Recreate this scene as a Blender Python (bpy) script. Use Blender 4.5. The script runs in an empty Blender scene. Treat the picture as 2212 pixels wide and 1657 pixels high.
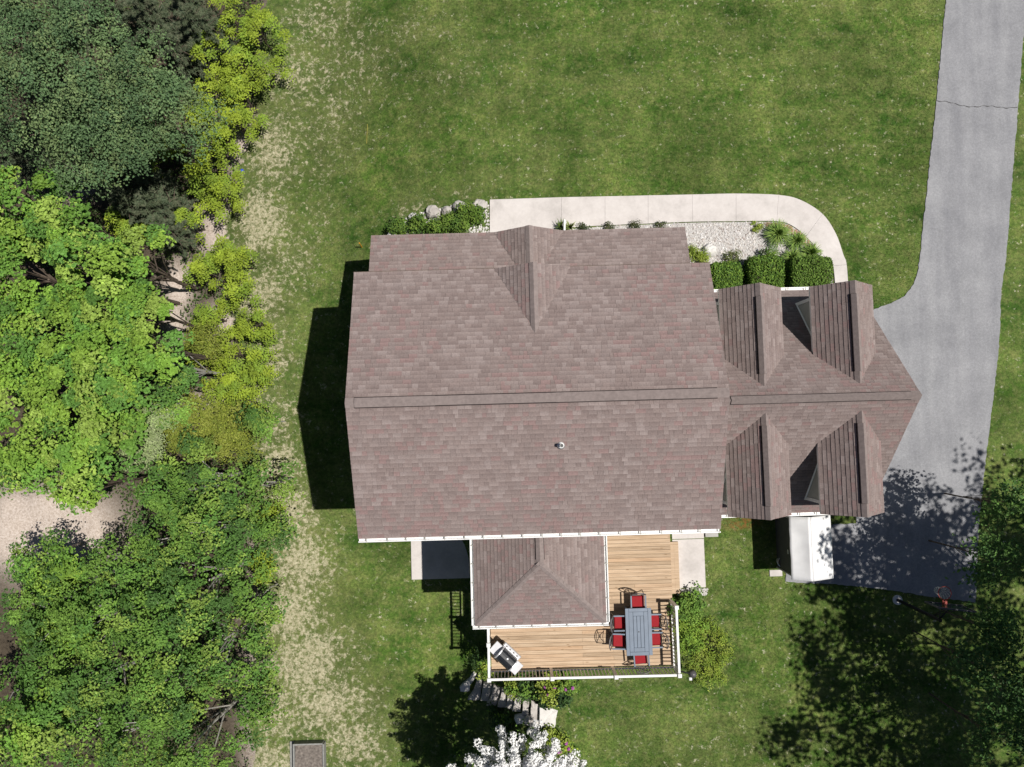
import bpy, math, random
import numpy as np
from mathutils import Vector, noise as mnoise

random.seed(7)
RNG = np.random.default_rng(11)
PI = math.pi
SC = bpy.context.scene
COL = SC.collection

# ------------------------------------------------------------------ camera, sky, sun, exposure
F, CAMH, TILT, ROT = 1530.0, 28.3, 0.0519, 0.0274      # focal length (px of a 2212 px wide frame), metres, radians
SUNV = (0.459, -0.001, 1.0)                            # towards the sun
cam_d = bpy.data.cameras.new('drone_camera')
cam = bpy.data.objects.new('drone_camera', cam_d)
COL.objects.link(cam)
cam.location = (0, 0, CAMH)
cam.rotation_euler = (TILT, 0, 0)
cam_d.sensor_width = 36.0
cam_d.lens = F / 2212 * 36
cam_d.clip_start = 0.1
cam_d.clip_end = 3000
SC.camera = cam

EL = math.atan2(1.0, math.hypot(SUNV[0], SUNV[1]))
world = bpy.data.worlds.new('World')
SC.world = world
world.use_nodes = True
wn = world.node_tree
bg = wn.nodes['Background']
sky = wn.nodes.new('ShaderNodeTexSky')
sky.sky_type = 'NISHITA'
sky.sun_disc = False
sky.air_density = 0.6
sky.dust_density = 0.6
sky.sun_elevation = EL
sky.sun_rotation = math.radians(90)
wn.links.new(sky.outputs[0], bg.inputs[0])
bg.inputs[1].default_value = 0.05

sun_d = bpy.data.lights.new('sun', 'SUN')
sun_d.energy = 5.0
sun_d.angle = math.radians(0.5)
sun_d.color = (1.0, 0.955, 0.89)
sun = bpy.data.objects.new('sun', sun_d)
COL.objects.link(sun)
sun.rotation_euler = Vector(SUNV).to_track_quat('Z', 'Y').to_euler()
sun.location = (20, 0, 50)

SC.view_settings.view_transform = 'Standard'
SC.view_settings.look = 'None'
SC.view_settings.exposure = -0.03
SC.view_settings.gamma = 1.0
SC.view_settings.use_curve_mapping = False

# ------------------------------------------------------------------ survey helpers
CT, ST = math.cos(TILT), math.sin(TILT)
def at(px, py, z=0.0):
    """where the ray of a measured point meets height z"""
    a = (px - 1106) / F; b = -(py - 828.5) / F
    dy = ST + b * CT; dz = -CT + b * ST
    s = (z - CAMH) / dz
    return np.array([a * s, dy * s, z])
def mpp(z): return (CAMH - z) / F
CR, SR = math.cos(ROT), math.sin(ROT)
def hw(x, y, z=0.0): return (CR * x - SR * y, SR * x + CR * y, z)      # house frame -> world
def hf(px, py, z):
    w = at(px, py, z); return (w[0] * CR + w[1] * SR, -w[0] * SR + w[1] * CR, z)
def sm(a, b, x):
    t = np.clip((x - a) / (b - a), 0, 1); return t * t * (3 - 2 * t)
def gz(x, y):
    """terrain height"""
    x = np.asarray(x, float); y = np.asarray(y, float)
    f = sm(-6, 5, y)
    lo = -2.45 + 0.95 * sm(-7, 5, y)
    hi = -0.45 * sm(-7.6, -13, y) * sm(13, 8, x)
    a = -2.3 + (-8.8 + 2.3) * f; b = 2.1 + (-1.6 - 2.1) * f
    z = lo + (hi - lo) * sm(a, b, x)
    z = z - 0.35 * sm(-9, -16, x)
    d = np.maximum(np.hypot(x, y) - 60, 0)
    return z - 0.004 * d
def atg(px, py, up=0.0):
    z = 0.0
    for _ in range(8):
        w = at(px, py, z); z = float(gz(w[0], w[1])) + up
    return np.array([w[0], w[1], z])

# ------------------------------------------------------------------ materials
MATS = {}
def mat(name): return MATS[name]
class NT:
    def __init__(s, name):
        m = bpy.data.materials.new(name); m.use_nodes = True; MATS[name] = m
        s.m = m; s.t = m.node_tree; s.p = s.t.nodes['Principled BSDF']; s.out = s.t.nodes['Material Output']
    def n(s, typ, **kw):
        n = s.t.nodes.new(typ)
        for k, v in kw.items():
            if k.startswith('i_'): n.inputs[k[2:]].default_value = v
            elif k.startswith('x_'): n.inputs[int(k[2:])].default_value = v
            else: setattr(n, k, v)
        return n
    def l(s, a, b): s.t.links.new(a, b)
    def noise(s, scale, detail=4, rough=0.55, vec=None, dim='3D'):
        n = s.n('ShaderNodeTexNoise'); n.inputs['Scale'].default_value = scale
        n.inputs['Detail'].default_value = detail; n.inputs['Roughness'].default_value = rough
        s.l(vec if vec is not None else s.pos(), n.inputs['Vector']); return n.outputs['Fac']
    def pos(s):
        if not hasattr(s, '_pos'): s._pos = s.n('ShaderNodeNewGeometry').outputs['Position']
        return s._pos
    def scale(s, v, sc, loc=(0, 0, 0)):
        n = s.n('ShaderNodeMapping'); n.inputs['Scale'].default_value = sc; n.inputs['Location'].default_value = loc
        s.l(v, n.inputs['Vector']); return n.outputs[0]
    def ramp(s, fac, stops):
        n = s.n('ShaderNodeValToRGB'); e = n.color_ramp.elements
        while len(e) < len(stops): e.new(0.5)
        for i, (p, c) in enumerate(stops):
            e[i].position = p; e[i].color = (*c, 1) if len(c) == 3 else c
        s.l(fac, n.inputs[0]); return n.outputs[0]
    def mix(s, fac, a, b, mode='MIX'):
        n = s.n('ShaderNodeMix', data_type='RGBA', blend_type=mode)
        for v, i in ((fac, 0), (a, 6), (b, 7)):
            if isinstance(v, (int, float)): n.inputs[i].default_value = v
            elif isinstance(v, tuple): n.inputs[i].default_value = (*v, 1)
            else: s.l(v, n.inputs[i])
        return n.outputs[2]
    def math(s, op, a, b=0.0, clamp=False):
        n = s.n('ShaderNodeMath', operation=op, use_clamp=clamp)
        for v, i in ((a, 0), (b, 1)):
            if isinstance(v, (int, float)): n.inputs[i].default_value = v
            else: s.l(v, n.inputs[i])
        return n.outputs[0]
    def attr(s, name):
        return s.n('ShaderNodeAttribute', attribute_name=name)
    def bump(s, h, strength=0.4, dist=0.02):
        n = s.n('ShaderNodeBump'); n.inputs['Strength'].default_value = strength; n.inputs['Distance'].default_value = dist
        s.l(h, n.inputs['Height']); s.l(n.outputs[0], s.p.inputs['Normal'])
    def col(s, c):
        if isinstance(c, tuple): s.p.inputs['Base Color'].default_value = (*c, 1)
        else: s.l(c, s.p.inputs['Base Color'])
    def rs(s, rough, spec=0.3, metal=0.0):
        s.p.inputs['Roughness'].default_value = rough; s.p.inputs['Specular IOR Level'].default_value = spec
        s.p.inputs['Metallic'].default_value = metal

def plain(name, c, rough=0.6, spec=0.3, metal=0.0, var=0.12, sc=6.0, bump=0.0):
    k = NT(name)
    f = k.noise(sc, 5)
    lo = tuple(v * (1 - var) for v in c); hi = tuple(min(1, v * (1 + var)) for v in c)
    k.col(k.ramp(f, [(0.3, lo), (0.7, hi)])); k.rs(rough, spec, metal)
    if bump: k.bump(k.noise(sc * 12, 3), bump, 0.01)
    return k

# ground
k = NT('lawn')
A = k.attr('mask'); sep = k.n('ShaderNodeSeparateColor'); k.l(A.outputs['Color'], sep.inputs[0])
straw, litter, red = sep.outputs[0], sep.outputs[1], sep.outputs[2]
base = k.ramp(k.noise(0.55, 5, 0.6), [(0.34, (0.044, 0.106, 0.018)), (0.5, (0.076, 0.142, 0.028)), (0.64, (0.124, 0.178, 0.045))])
streak = k.noise(1.0, 3, 0.5, k.scale(k.pos(), (0.9, 0.16, 1)))
rot_ = k.n('ShaderNodeMapping'); rot_.inputs['Rotation'].default_value = (0, 0, 0.9); rot_.inputs['Scale'].default_value = (0.14, 1.1, 1); k.l(k.pos(), rot_.inputs['Vector'])
diag = k.noise(1.0, 4, 0.6, rot_.outputs[0])
base = k.mix(k.ramp(diag, [(0.44, (0, 0, 0)), (0.60, (0.85, 0.85, 0.85))]), base, (0.138, 0.188, 0.055))
base = k.mix(k.math('MULTIPLY', k.ramp(streak, [(0.4, (0, 0, 0)), (0.65, (1, 1, 1))]), 0.5), base, (0.055, 0.125, 0.018))
mott = k.noise(3.2, 6, 0.72)
base = k.mix(k.ramp(mott, [(0.44, (0, 0, 0)), (0.70, (0.75, 0.75, 0.75))]), base, (0.205, 0.215, 0.085))
base = k.mix(1.0, base, k.ramp(k.noise(0.33, 4, 0.6), [(0.33, (0.72, 0.76, 0.72)), (0.5, (1.0, 1.0, 1.0)), (0.66, (1.32, 1.27, 1.25))]), 'MULTIPLY')
base = k.mix(0.8, base, k.ramp(k.noise(1.4, 6, 0.7), [(0.3, (0.62, 0.66, 0.62)), (0.5, (0.98, 0.98, 0.96)), (0.7, (1.3, 1.27, 1.2))]), 'MULTIPLY')
grain = k.noise(9, 5, 0.85)
base = k.mix(0.9, base, k.ramp(grain, [(0.30, (0.34, 0.36, 0.32)), (0.5, (0.97, 0.97, 0.94)), (0.70, (1.75, 1.68, 1.5))]), 'MULTIPLY')
# pale dead patches and specks
spk = k.noise(2.1, 3, 0.6, k.scale(k.pos(), (1, 1, 1), (5, 3, 0)))
spk2 = k.noise(5.5, 5, 0.75)
s1 = k.math('MULTIPLY', k.ramp(spk, [(0.46, (0, 0, 0)), (0.60, (1, 1, 1))]), k.ramp(spk2, [(0.58, (0, 0, 0)), (0.63, (1, 1, 1))]))
big = k.noise(0.16, 2, 0.5)
s1 = k.math('MULTIPLY', s1, k.ramp(big, [(0.36, (0.35, 0.35, 0.35)), (0.58, (1, 1, 1))]))
base = k.mix(s1, base, (0.58, 0.55, 0.40))
# straw zone: blotchy dead grass
sw = k.math('ADD', straw, k.math('MULTIPLY', k.math('SUBTRACT', k.noise(0.8, 3, 0.6), 0.5), 0.55))
inz = k.ramp(straw, [(0.03, (0, 0, 0)), (0.3, (1, 1, 1))])
base = k.mix(k.math('MULTIPLY', k.math('MULTIPLY', sw, inz, True), 0.7), base, (0.165, 0.182, 0.070))
st = k.noise(4.6, 8, 0.78)
stf = k.math('ADD', st, k.math('MULTIPLY', k.math('SUBTRACT', sw, 0.60), 0.25))
strawm = k.math('MULTIPLY', k.ramp(stf, [(0.475, (0, 0, 0)), (0.545, (1, 1, 1))]), inz)
strawm = k.math('MULTIPLY', strawm, k.ramp(k.noise(8.5, 5, 0.75), [(0.40, (0.12, 0.12, 0.12)), (0.52, (1, 1, 1))]))
sc_ = k.ramp(k.noise(10, 5, 0.8), [(0.25, (0.30, 0.265, 0.15)), (0.5, (0.54, 0.495, 0.335)), (0.72, (0.76, 0.71, 0.53))])
base = k.mix(k.math('MULTIPLY', strawm, 0.92), base, sc_)
# dead leaf litter under the trees
lf = k.math('ADD', k.noise(2.5, 5, 0.65), k.math('MULTIPLY', k.math('SUBTRACT', litter, 0.5), 0.7))
lm = k.ramp(lf, [(0.46, (0, 0, 0)), (0.58, (1, 1, 1))])
lc = k.ramp(k.noise(11, 5, 0.75), [(0.25, (0.30, 0.235, 0.18)), (0.5, (0.60, 0.51, 0.44)), (0.75, (0.80, 0.72, 0.66))])
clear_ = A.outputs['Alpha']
shade_mold = k.ramp(k.noise(8, 5, 0.75), [(0.3, (0.045, 0.036, 0.026)), (0.7, (0.13, 0.105, 0.075))])  # canopy shade painted in: leaf mold kept dark everywhere outside the clearings
lc = k.mix(clear_, shade_mold, lc)
base = k.mix(lm, base, lc)
base = k.mix(k.math('MULTIPLY', red, k.ramp(k.noise(7, 4), [(0.4, (0, 0, 0)), (0.6, (1, 1, 1))])), base, (0.26, 0.10, 0.035))
k.col(base); k.rs(0.95, 0.1)
k.bump(k.noise(26, 5, 0.8), 0.9, 0.05)

k = NT('asphalt')
c = k.ramp(k.noise(0.7, 4, 0.6), [(0.3, (0.205, 0.210, 0.228)), (0.7, (0.315, 0.319, 0.338))])
strk = k.noise(1, 3, 0.5, k.scale(k.pos(), (2.4, 0.25, 1)))
c = k.mix(0.35, c, k.ramp(strk, [(0.35, (0.22, 0.22, 0.23)), (0.65, (0.34, 0.34, 0.345))]))
c = k.mix(0.8, c, k.ramp(k.noise(14, 5, 0.9), [(0.3, (0.70, 0.70, 0.70)), (0.5, (0.97, 0.97, 0.97)), (0.7, (1.32, 1.32, 1.32))]), 'MULTIPLY')
k.col(c); k.rs(0.9, 0.15); k.bump(k.noise(60, 3, 0.8), 0.5, 0.01)
plain('crack_filler', (0.06, 0.06, 0.06), 0.9)
k = NT('concrete')
c = k.ramp(k.noise(0.9, 5, 0.65), [(0.28, (0.47, 0.44, 0.42)), (0.5, (0.60, 0.562, 0.54)), (0.72, (0.66, 0.622, 0.60))])
c = k.mix(0.5, c, k.ramp(k.noise(9, 4, 0.7), [(0.3, (0.85, 0.84, 0.83)), (0.7, (1.06, 1.06, 1.06))]), 'MULTIPLY')
k.col(c); k.rs(0.85, 0.2); k.bump(k.noise(70, 2), 0.2, 0.005)
k = NT('stone')
c = k.ramp(k.noise(2.2, 6, 0.7), [(0.25, (0.30, 0.27, 0.25)), (0.5, (0.46, 0.43, 0.40)), (0.75, (0.62, 0.59, 0.55))])
k.col(c); k.rs(0.9, 0.2); k.bump(k.noise(14, 5, 0.7), 0.6, 0.03)
k = NT('pale_stone')
c = k.ramp(k.noise(2.2, 6, 0.7), [(0.25, (0.55, 0.53, 0.50)), (0.6, (0.72, 0.70, 0.67))])
k.col(c); k.rs(0.9, 0.2); k.bump(k.noise(14, 5, 0.7), 0.5, 0.02)
k = NT('gravel_base')
c = k.ramp(k.noise(26, 3, 0.8), [(0.3, (0.25, 0.23, 0.21)), (0.6, (0.62, 0.60, 0.58))])
k.col(c); k.rs(0.9, 0.2); k.bump(k.noise(30, 3), 0.8, 0.03)

# things with a colour per vertex
def attr_mat(name, rough=0.85, spec=0.2, grain=0.0, gs=60, transl=0.0, bump=0.0, two=False):
    k = NT(name)
    c = k.attr('col').outputs['Color']
    if grain: c = k.mix(grain, c, k.ramp(k.noise(gs, 3, 0.8), [(0.25, (0.55, 0.55, 0.55)), (0.5, (1, 1, 1)), (0.78, (1.4, 1.4, 1.4))]), 'MULTIPLY')
    k.col(c); k.rs(rough, spec)
    if bump: k.bump(k.noise(gs * 1.3, 3, 0.8), bump, 0.008)
    if transl:
        tr = k.n('ShaderNodeBsdfTranslucent'); k.l(c, tr.inputs[0])
        mx = k.n('ShaderNodeMixShader'); mx.inputs[0].default_value = transl
        k.l(k.p.outputs[0], mx.inputs[1]); k.l(tr.outputs[0], mx.inputs[2]); k.l(mx.outputs[0], k.out.inputs[0])
    return k
attr_mat('shingle', 0.92, 0.15, 0.6, 24, bump=0.3)
attr_mat('leaf', 0.55, 0.18, transl=0.16)
attr_mat('petal', 0.7, 0.2, transl=0.12)
attr_mat('pebble', 0.85, 0.2)
k = NT('deck_wood')
oi = k.n('ShaderNodeObjectInfo')
gr = k.noise(1, 5, 0.65, k.scale(k.pos(), (1.1, 26, 1)))
c = k.ramp(gr, [(0.25, (0.31, 0.215, 0.14)), (0.5, (0.51, 0.378, 0.258)), (0.75, (0.62, 0.49, 0.365))])
c = k.mix(0.9, c, k.ramp(oi.outputs['Random'], [(0.0, (0.74, 0.72, 0.69)), (0.35, (0.98, 0.97, 0.95)), (0.7, (1.06, 1.05, 1.04)), (1.0, (0.95, 0.86, 0.78))]), 'MULTIPLY')
vk = k.n('ShaderNodeTexVoronoi'); vk.inputs['Scale'].default_value = 1.0; k.l(k.scale(k.pos(), (1.4, 5.5, 1)), vk.inputs['Vector'])
c = k.mix(k.math('MULTIPLY', k.ramp(vk.outputs['Distance'], [(0.05, (1, 1, 1)), (0.11, (0, 0, 0))]), 0.7), c, (0.20, 0.11, 0.05))
k.col(c); k.rs(0.75, 0.2); k.bump(gr, 0.25, 0.006)

plain('white_trim', (0.78, 0.78, 0.77), 0.5, 0.35, var=0.04)
plain('white_vinyl', (0.80, 0.80, 0.79), 0.4, 0.4, var=0.03)
plain('siding', (0.40, 0.40, 0.37), 0.7, 0.2, var=0.06)
plain('foundation', (0.42, 0.41, 0.39), 0.9, 0.2, var=0.15)
plain('glass_dark', (0.03, 0.035, 0.04), 0.08, 0.5)
plain('cap_shingle', (0.238, 0.197, 0.187), 0.92, 0.15, var=0.14, sc=9, bump=0.3)
plain('vent_gap_shade', (0.035, 0.028, 0.027), 0.8, 0.2)  # near-black colour for the shadow gap along the ridge vents
plain('bronze_metal', (0.10, 0.095, 0.10), 0.38, 0.5, var=0.2)
plain('slate_metal', (0.15, 0.19, 0.25), 0.42, 0.5, var=0.1, sc=3)
plain('seat_red', (0.29, 0.016, 0.022), 0.8, 0.2, var=0.12, sc=20)
plain('steel', (0.72, 0.72, 0.74), 0.4, 0.5, 0.5, var=0.05)
plain('grill_black', (0.018, 0.02, 0.024), 0.3, 0.5)
plain('black_metal', (0.015, 0.015, 0.016), 0.45, 0.5)
plain('shed_roof', (0.78, 0.78, 0.785), 0.55, 0.35, var=0.07, sc=2.2)
plain('shed_wall', (0.075, 0.077, 0.078), 0.7, 0.2)
plain('bark', (0.12, 0.095, 0.075), 0.95, 0.1, var=0.4, sc=8, bump=0.6)
plain('pale_bark', (0.42, 0.40, 0.37), 0.9, 0.15, var=0.3, sc=8, bump=0.4)
plain('rim_red', (0.45, 0.05, 0.03), 0.5, 0.4)
plain('net_white', (0.75, 0.75, 0.75), 0.8)
plain('soil', (0.16, 0.115, 0.085), 0.95, 0.1, var=0.45, sc=10, bump=0.8)
plain('planter_soil', (0.19, 0.165, 0.145), 0.95, 0.1, var=0.4, sc=10, bump=0.8)
plain('weathered_wood', (0.27, 0.27, 0.255), 0.85, 0.15, var=0.2, sc=8)
plain('orange_plastic', (0.75, 0.33, 0.02), 0.5)
plain('faded_yellow', (0.36, 0.33, 0.07), 0.6)
plain('blue_plastic', (0.04, 0.09, 0.55), 0.4)
plain('twig', (0.07, 0.055, 0.04), 0.95, 0.1, var=0.3)
k = NT('clear_sheet')
k.col((0.75, 0.82, 0.85)); k.rs(0.05, 0.5); k.p.inputs['Transmission Weight'].default_value = 1.0; k.p.inputs['IOR'].default_value = 1.05

# ------------------------------------------------------------------ mesh helpers
def tag(o, label=None, cat=None, group=None, kind=None):
    if label: o['label'] = label
    if cat: o['category'] = cat
    if group: o['group'] = group
    if kind: o['kind'] = kind
    return o
def link_mesh(name, me, parent=None, loc=(0, 0, 0), rz=0.0):
    o = bpy.data.objects.new(name, me); COL.objects.link(o)
    if parent is not None: o.parent = parent
    o.location = loc; o.rotation_euler = (0, 0, rz)
    return o
def np_mesh(name, V, T, m, parent=None, col=None, smooth=False):
    """V (n,3), T (m,3 or 4) arrays"""
    V = np.asarray(V, np.float32).reshape(-1, 3); T = np.asarray(T, np.int32)
    kf = T.shape[1]
    me = bpy.data.meshes.new(name)
    me.vertices.add(len(V)); me.vertices.foreach_set('co', V.ravel())
    me.loops.add(T.size); me.loops.foreach_set('vertex_index', T.ravel())
    me.polygons.add(len(T)); me.polygons.foreach_set('loop_start', np.arange(0, T.size, kf, dtype=np.int32))
    try: me.polygons.foreach_set('loop_total', np.full(len(T), kf, np.int32))
    except Exception: pass
    if col is not None:
        a = me.color_attributes.new('col', 'FLOAT_COLOR', 'POINT')
        c4 = np.ones((len(V), 4), np.float32); c4[:, :3] = col
        a.data.foreach_set('color', c4.ravel())
    me.polygons.foreach_set('use_smooth', np.full(len(T), bool(smooth)))
    me.update(calc_edges=True); me.validate()
    me.materials.append(mat(m) if isinstance(m, str) else m)
    return link_mesh(name, me, parent)
class MB:
    def __init__(s): s.v = []; s.f = []
    def add(s, vs, fs):
        b = len(s.v); s.v += [tuple(p) for p in vs]; s.f += [tuple(i + b for i in f) for f in fs]; return s
    def box(s, c, d, rz=0.0, bev=0.0):
        cx, cy, cz = c; hx, hy, hz = d[0] / 2, d[1] / 2, d[2] / 2
        ca, sa = math.cos(rz), math.sin(rz)
        def R(x, y, z): return (cx + ca * x - sa * y, cy + sa * x + ca * y, cz + z)
        if bev <= 0:
            vs = [R(x, y, z) for z in (-hz, hz) for x, y in ((-hx, -hy), (hx, -hy), (hx, hy), (-hx, hy))]
            return s.add(vs, [(3, 2, 1, 0), (4, 5, 6, 7), (0, 1, 5, 4), (1, 2, 6, 5), (2, 3, 7, 6), (3, 0, 4, 7)])
        b = bev
        vs = [R(x, y, z) for z, e in ((-hz, 0), (hz - b, 0), (hz, b)) for x, y in ((-hx + e, -hy + e), (hx - e, -hy + e), (hx - e, hy - e), (-hx + e, hy - e))]
        fs = [(3, 2, 1, 0), (8, 9, 10, 11)]
        for L in (0, 4):
            for i in range(4): fs.append((L + i, L + (i + 1) % 4, L + 4 + (i + 1) % 4, L + 4 + i))
        return s.add(vs, fs)
    def tube(s, pts, r, n=6, cap=True):
        pts = [Vector(p) for p in pts]; rs = r if isinstance(r, (list, tuple)) else [r] * len(pts)
        vs = []; fs = []
        for i, p in enumerate(pts):
            d = (pts[min(i + 1, len(pts) - 1)] - pts[max(i - 1, 0)]).normalized()
            a = d.cross(Vector((0, 0, 1)) if abs(d.z) < 0.95 else Vector((1, 0, 0))).normalized(); b = d.cross(a)
            for j in range(n):
                t = 2 * PI * j / n; vs.append(p + (a * math.cos(t) + b * math.sin(t)) * rs[i])
        for i in range(len(pts) - 1):
            for j in range(n):
                fs.append((i * n + j, i * n + (j + 1) % n, (i + 1) * n + (j + 1) % n, (i + 1) * n + j))
        if cap: fs += [tuple(range(n))[::-1], tuple((len(pts) - 1) * n + j for j in range(n))]
        return s.add(vs, fs)
    def prism(s, poly, z0, z1):
        """flat polygon (x,y) pulled from z0 to z1"""
        n = len(poly)
        area = sum(poly[i][0] * poly[(i + 1) % n][1] - poly[(i + 1) % n][0] * poly[i][1] for i in range(n))
        if area < 0: poly = poly[::-1]
        vs = [(p[0], p[1], z0) for p in poly] + [(p[0], p[1], z1) for p in poly]
        fs = [tuple(range(n))[::-1], tuple(range(n, 2 * n))] + [(i, (i + 1) % n, n + (i + 1) % n, n + i) for i in range(n)]
        return s.add(vs, fs)
    def slab(s, poly, t):
        """3D polygon, counter-clockwise from above, given thickness t downwards"""
        n = len(poly)
        vs = [tuple(p) for p in poly] + [(p[0], p[1], p[2] - t) for p in poly]
        fs = [tuple(range(n)), tuple(range(n, 2 * n))[::-1]] + [((i + 1) % n, i, n + i, n + (i + 1) % n) for i in range(n)]
        return s.add(vs, fs)
    def build(s, name, m, parent=None, smooth=False, loc=(0, 0, 0), rz=0.0):
        me = bpy.data.meshes.new(name); me.from_pydata([tuple(map(float, v)) for v in s.v], [], s.f); me.update()
        for q in (m if isinstance(m, (list, tuple)) else [m]): me.materials.append(mat(q))
        if smooth: me.polygons.foreach_set('use_smooth', [True] * len(me.polygons))
        return link_mesh(name, me, parent, loc, rz)
def empty(name, label, cat, loc=(0, 0, 0), rz=0.0, group=None):
    o = bpy.data.objects.new(name, None); COL.objects.link(o); o.empty_display_size = 0.2
    o.location = tuple(float(v) for v in loc); o.rotation_euler = (0, 0, rz)
    return tag(o, label, cat, group)
def copy_tree(src, loc, rz, label):
    def cp(o, par):
        c = o.copy(); COL.objects.link(c)
        if par is not None: c.parent = par
        for ch in [q for q in COL.objects if q.parent is o]: cp(ch, c)
        return c
    r = cp(src, None); r.location = loc; r.rotation_euler = (0, 0, rz); r['label'] = label
    return r
def wobble(pts, step=0.35, amp=0.02):
    out = []; n = len(pts)
    for i in range(n):
        a = np.array(pts[i][:2]); b = np.array(pts[(i + 1) % n][:2]); L = np.linalg.norm(b - a); m = max(1, int(L / step))
        d = (b - a) / max(L, 1e-6); nn = np.array([-d[1], d[0]])
        for j in range(m):
            p = a + (b - a) * j / m
            out.append(tuple(p + nn * random.uniform(-amp, amp)))
    return out
def hbox(mb, x0, x1, y0, y1, z0, z1):
    c = hw((x0 + x1) / 2, (y0 + y1) / 2, (z0 + z1) / 2)
    return mb.box(c, (x1 - x0, y1 - y0, z1 - z0), ROT)

# ------------------------------------------------------------------ ground
def axis(lo, hi, step, far, n):
    core = np.arange(lo, hi + step / 2, step)
    g = np.geomspace(step * 2, far, n)
    return np.concatenate([(lo - g)[::-1], core, hi + g])
gx = axis(-23, 22, 0.16, 900, 26); gy = axis(-18, 19, 0.16, 900, 26)
X, Y = np.meshgrid(gx, gy); Z = gz(X, Y)
def blob(lst, X, Y, zz=-1.2):
    out = np.zeros_like(X)
    for px, py, rx, ry, s in lst:
        w = atg(px, py); m = mpp(w[2])
        d = ((X - w[0]) / (rx * m)) ** 2 + ((Y - w[1]) / (ry * m)) ** 2
        out = np.maximum(out, s * np.exp(-d * 0.9))
    return out
STRAW = [(690, 40, 100, 90, .52), (640, 170, 90, 90, .60), (770, 130, 110, 110, .46), (740, 240, 70, 70, .45), (900, 60, 120, 60, .3), (590, 330, 80, 120, .72), (690, 300, 120, 160, .36),
              (560, 480, 70, 90, .95), (620, 560, 80, 100, .55), (690, 470, 90, 100, .32), (560, 640, 60, 80, .8), (590, 760, 60, 90, .6), (600, 900, 60, 80, .6),
              (600, 1010, 55, 80, .85), (620, 1110, 70, 80, .9), (650, 1220, 75, 90, .95), (620, 1330, 80, 80, .98), (660, 1430, 100, 90, .9), (590, 1540, 70, 60, .85),
              (700, 1520, 110, 80, .85), (760, 1600, 90, 70, .75), (580, 1640, 80, 40, .85), (740, 1400, 60, 70, .45), (905, 455, 70, 35, .5), (1000, 420, 60, 20, .35),
              (560, 860, 60, 60, .6), (700, 1180, 60, 60, .4), (1010, 150, 160, 90, .27), (1150, 320, 160, 120, .12), (1560, 1620, 220, 14, .34), (1330, 1540, 60, 50, .16)]
CLEAR = [(105, 1150, 125, 80, 2.0), (40, 1110, 60, 60, 1.2), (160, 398, 45, 35, 1.3), (385, 620, 35, 60, 1.2), (380, 690, 30, 40, 1.1), (470, 500, 50, 60, 1.1), (540, 470, 50, 80, 1.2), (560, 640, 40, 120, .9), (490, 690, 40, 40, 1.0), (440, 870, 50, 25, 1.0), (530, 330, 40, 60, 1.0), (480, 230, 25, 20, .8), (560, 1000, 25, 300, .9), (365, 895, 30, 25, 1.1), (555, 1500, 30, 200, .9), (430, 300, 30, 30, .8), (600, 100, 30, 120, .7)]
straw = blob(STRAW, X, Y)
EP = [at(560, 1657, -2.6), at(545, 1500, -2.6), at(570, 1300, -2.5), at(560, 1150, -2.4), at(520, 1000, -2.2), at(545, 850, -2), at(500, 600, -1.8), at(505, 450, -1.7), at(560, 250, -1.6), at(590, 0, -1.6)]
ey = [p[1] for p in EP]; ex = [p[0] for p in EP]
edge = np.interp(Y, ey, ex)
litter = sm(0.5, -0.9, X - edge)
redm = blob([(1612, 1128, 22, 10, 1.0), (1590, 1135, 30, 8, .8)], X, Y)
clear = blob(CLEAR, X, Y)
Z = Z + np.where(litter > 0.5, 0.05 * np.sin(X * 3.1 + 1.3 * np.sin(Y * 2.2)) * np.cos(Y * 2.7), 0)
nx, ny = len(gx), len(gy)
idx = np.arange(nx * ny).reshape(ny, nx)
quads = np.stack([idx[:-1, :-1], idx[:-1, 1:], idx[1:, 1:], idx[1:, :-1]], -1).reshape(-1, 4)
ground = np_mesh('ground', np.stack([X, Y, Z], -1).reshape(-1, 3), quads, 'lawn', smooth=True)
tag(ground, kind='structure')
ma = ground.data.color_attributes.new('mask', 'FLOAT_COLOR', 'POINT')
mc = np.ones((nx * ny, 4), np.float32); mc[:, 0] = straw.ravel(); mc[:, 1] = litter.ravel(); mc[:, 2] = redm.ravel(); mc[:, 3] = np.clip(clear, 0, 1).ravel()
ma.data.foreach_set('color', mc.ravel())

# grass blades over the lawn, coloured by the same turf material
HOLES = []
def grow_grass(n):
    x = RNG.uniform(-12.5, 17.5, n); y = RNG.uniform(-16.5, 17.5, n); keep = np.ones(n, bool)
    for h in HOLES: keep &= ~inside(x, y, h)
    keep &= (x > np.interp(y, ey, ex) - .6); x = x[keep]; y = y[keep]; n = len(x)
    a = RNG.uniform(0, 2 * PI, n); L = RNG.uniform(.04, .085, n); w = RNG.uniform(.006, .012, n); ln = RNG.uniform(.2, 1.0, n) * L; b = RNG.uniform(0, 2 * PI, n); z = gz(x, y) - .005
    V = np.stack([np.stack([x - np.cos(a) * w, y - np.sin(a) * w, z], 1), np.stack([x + np.cos(a) * w, y + np.sin(a) * w, z], 1), np.stack([x + np.cos(b) * ln, y + np.sin(b) * ln, z + L * .8], 1)], 1)
    o = np_mesh('grass', V.reshape(-1, 3), np.arange(3 * n).reshape(-1, 3), 'lawn')
    st_ = blob(STRAW, x, y); m4 = np.zeros((n, 4), np.float32); m4[:, 0] = st_; m4[:, 1] = sm(.5, -.9, x - np.interp(y, ey, ex)) ; m4[:, 3] = np.clip(blob(CLEAR, x, y), 0, 1)
    at_ = o.data.color_attributes.new('mask', 'FLOAT_COLOR', 'POINT'); at_.data.foreach_set('color', np.repeat(m4, 3, 0).ravel())
    tag(o, 'short green lawn grass round the house', kind='stuff')

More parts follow.
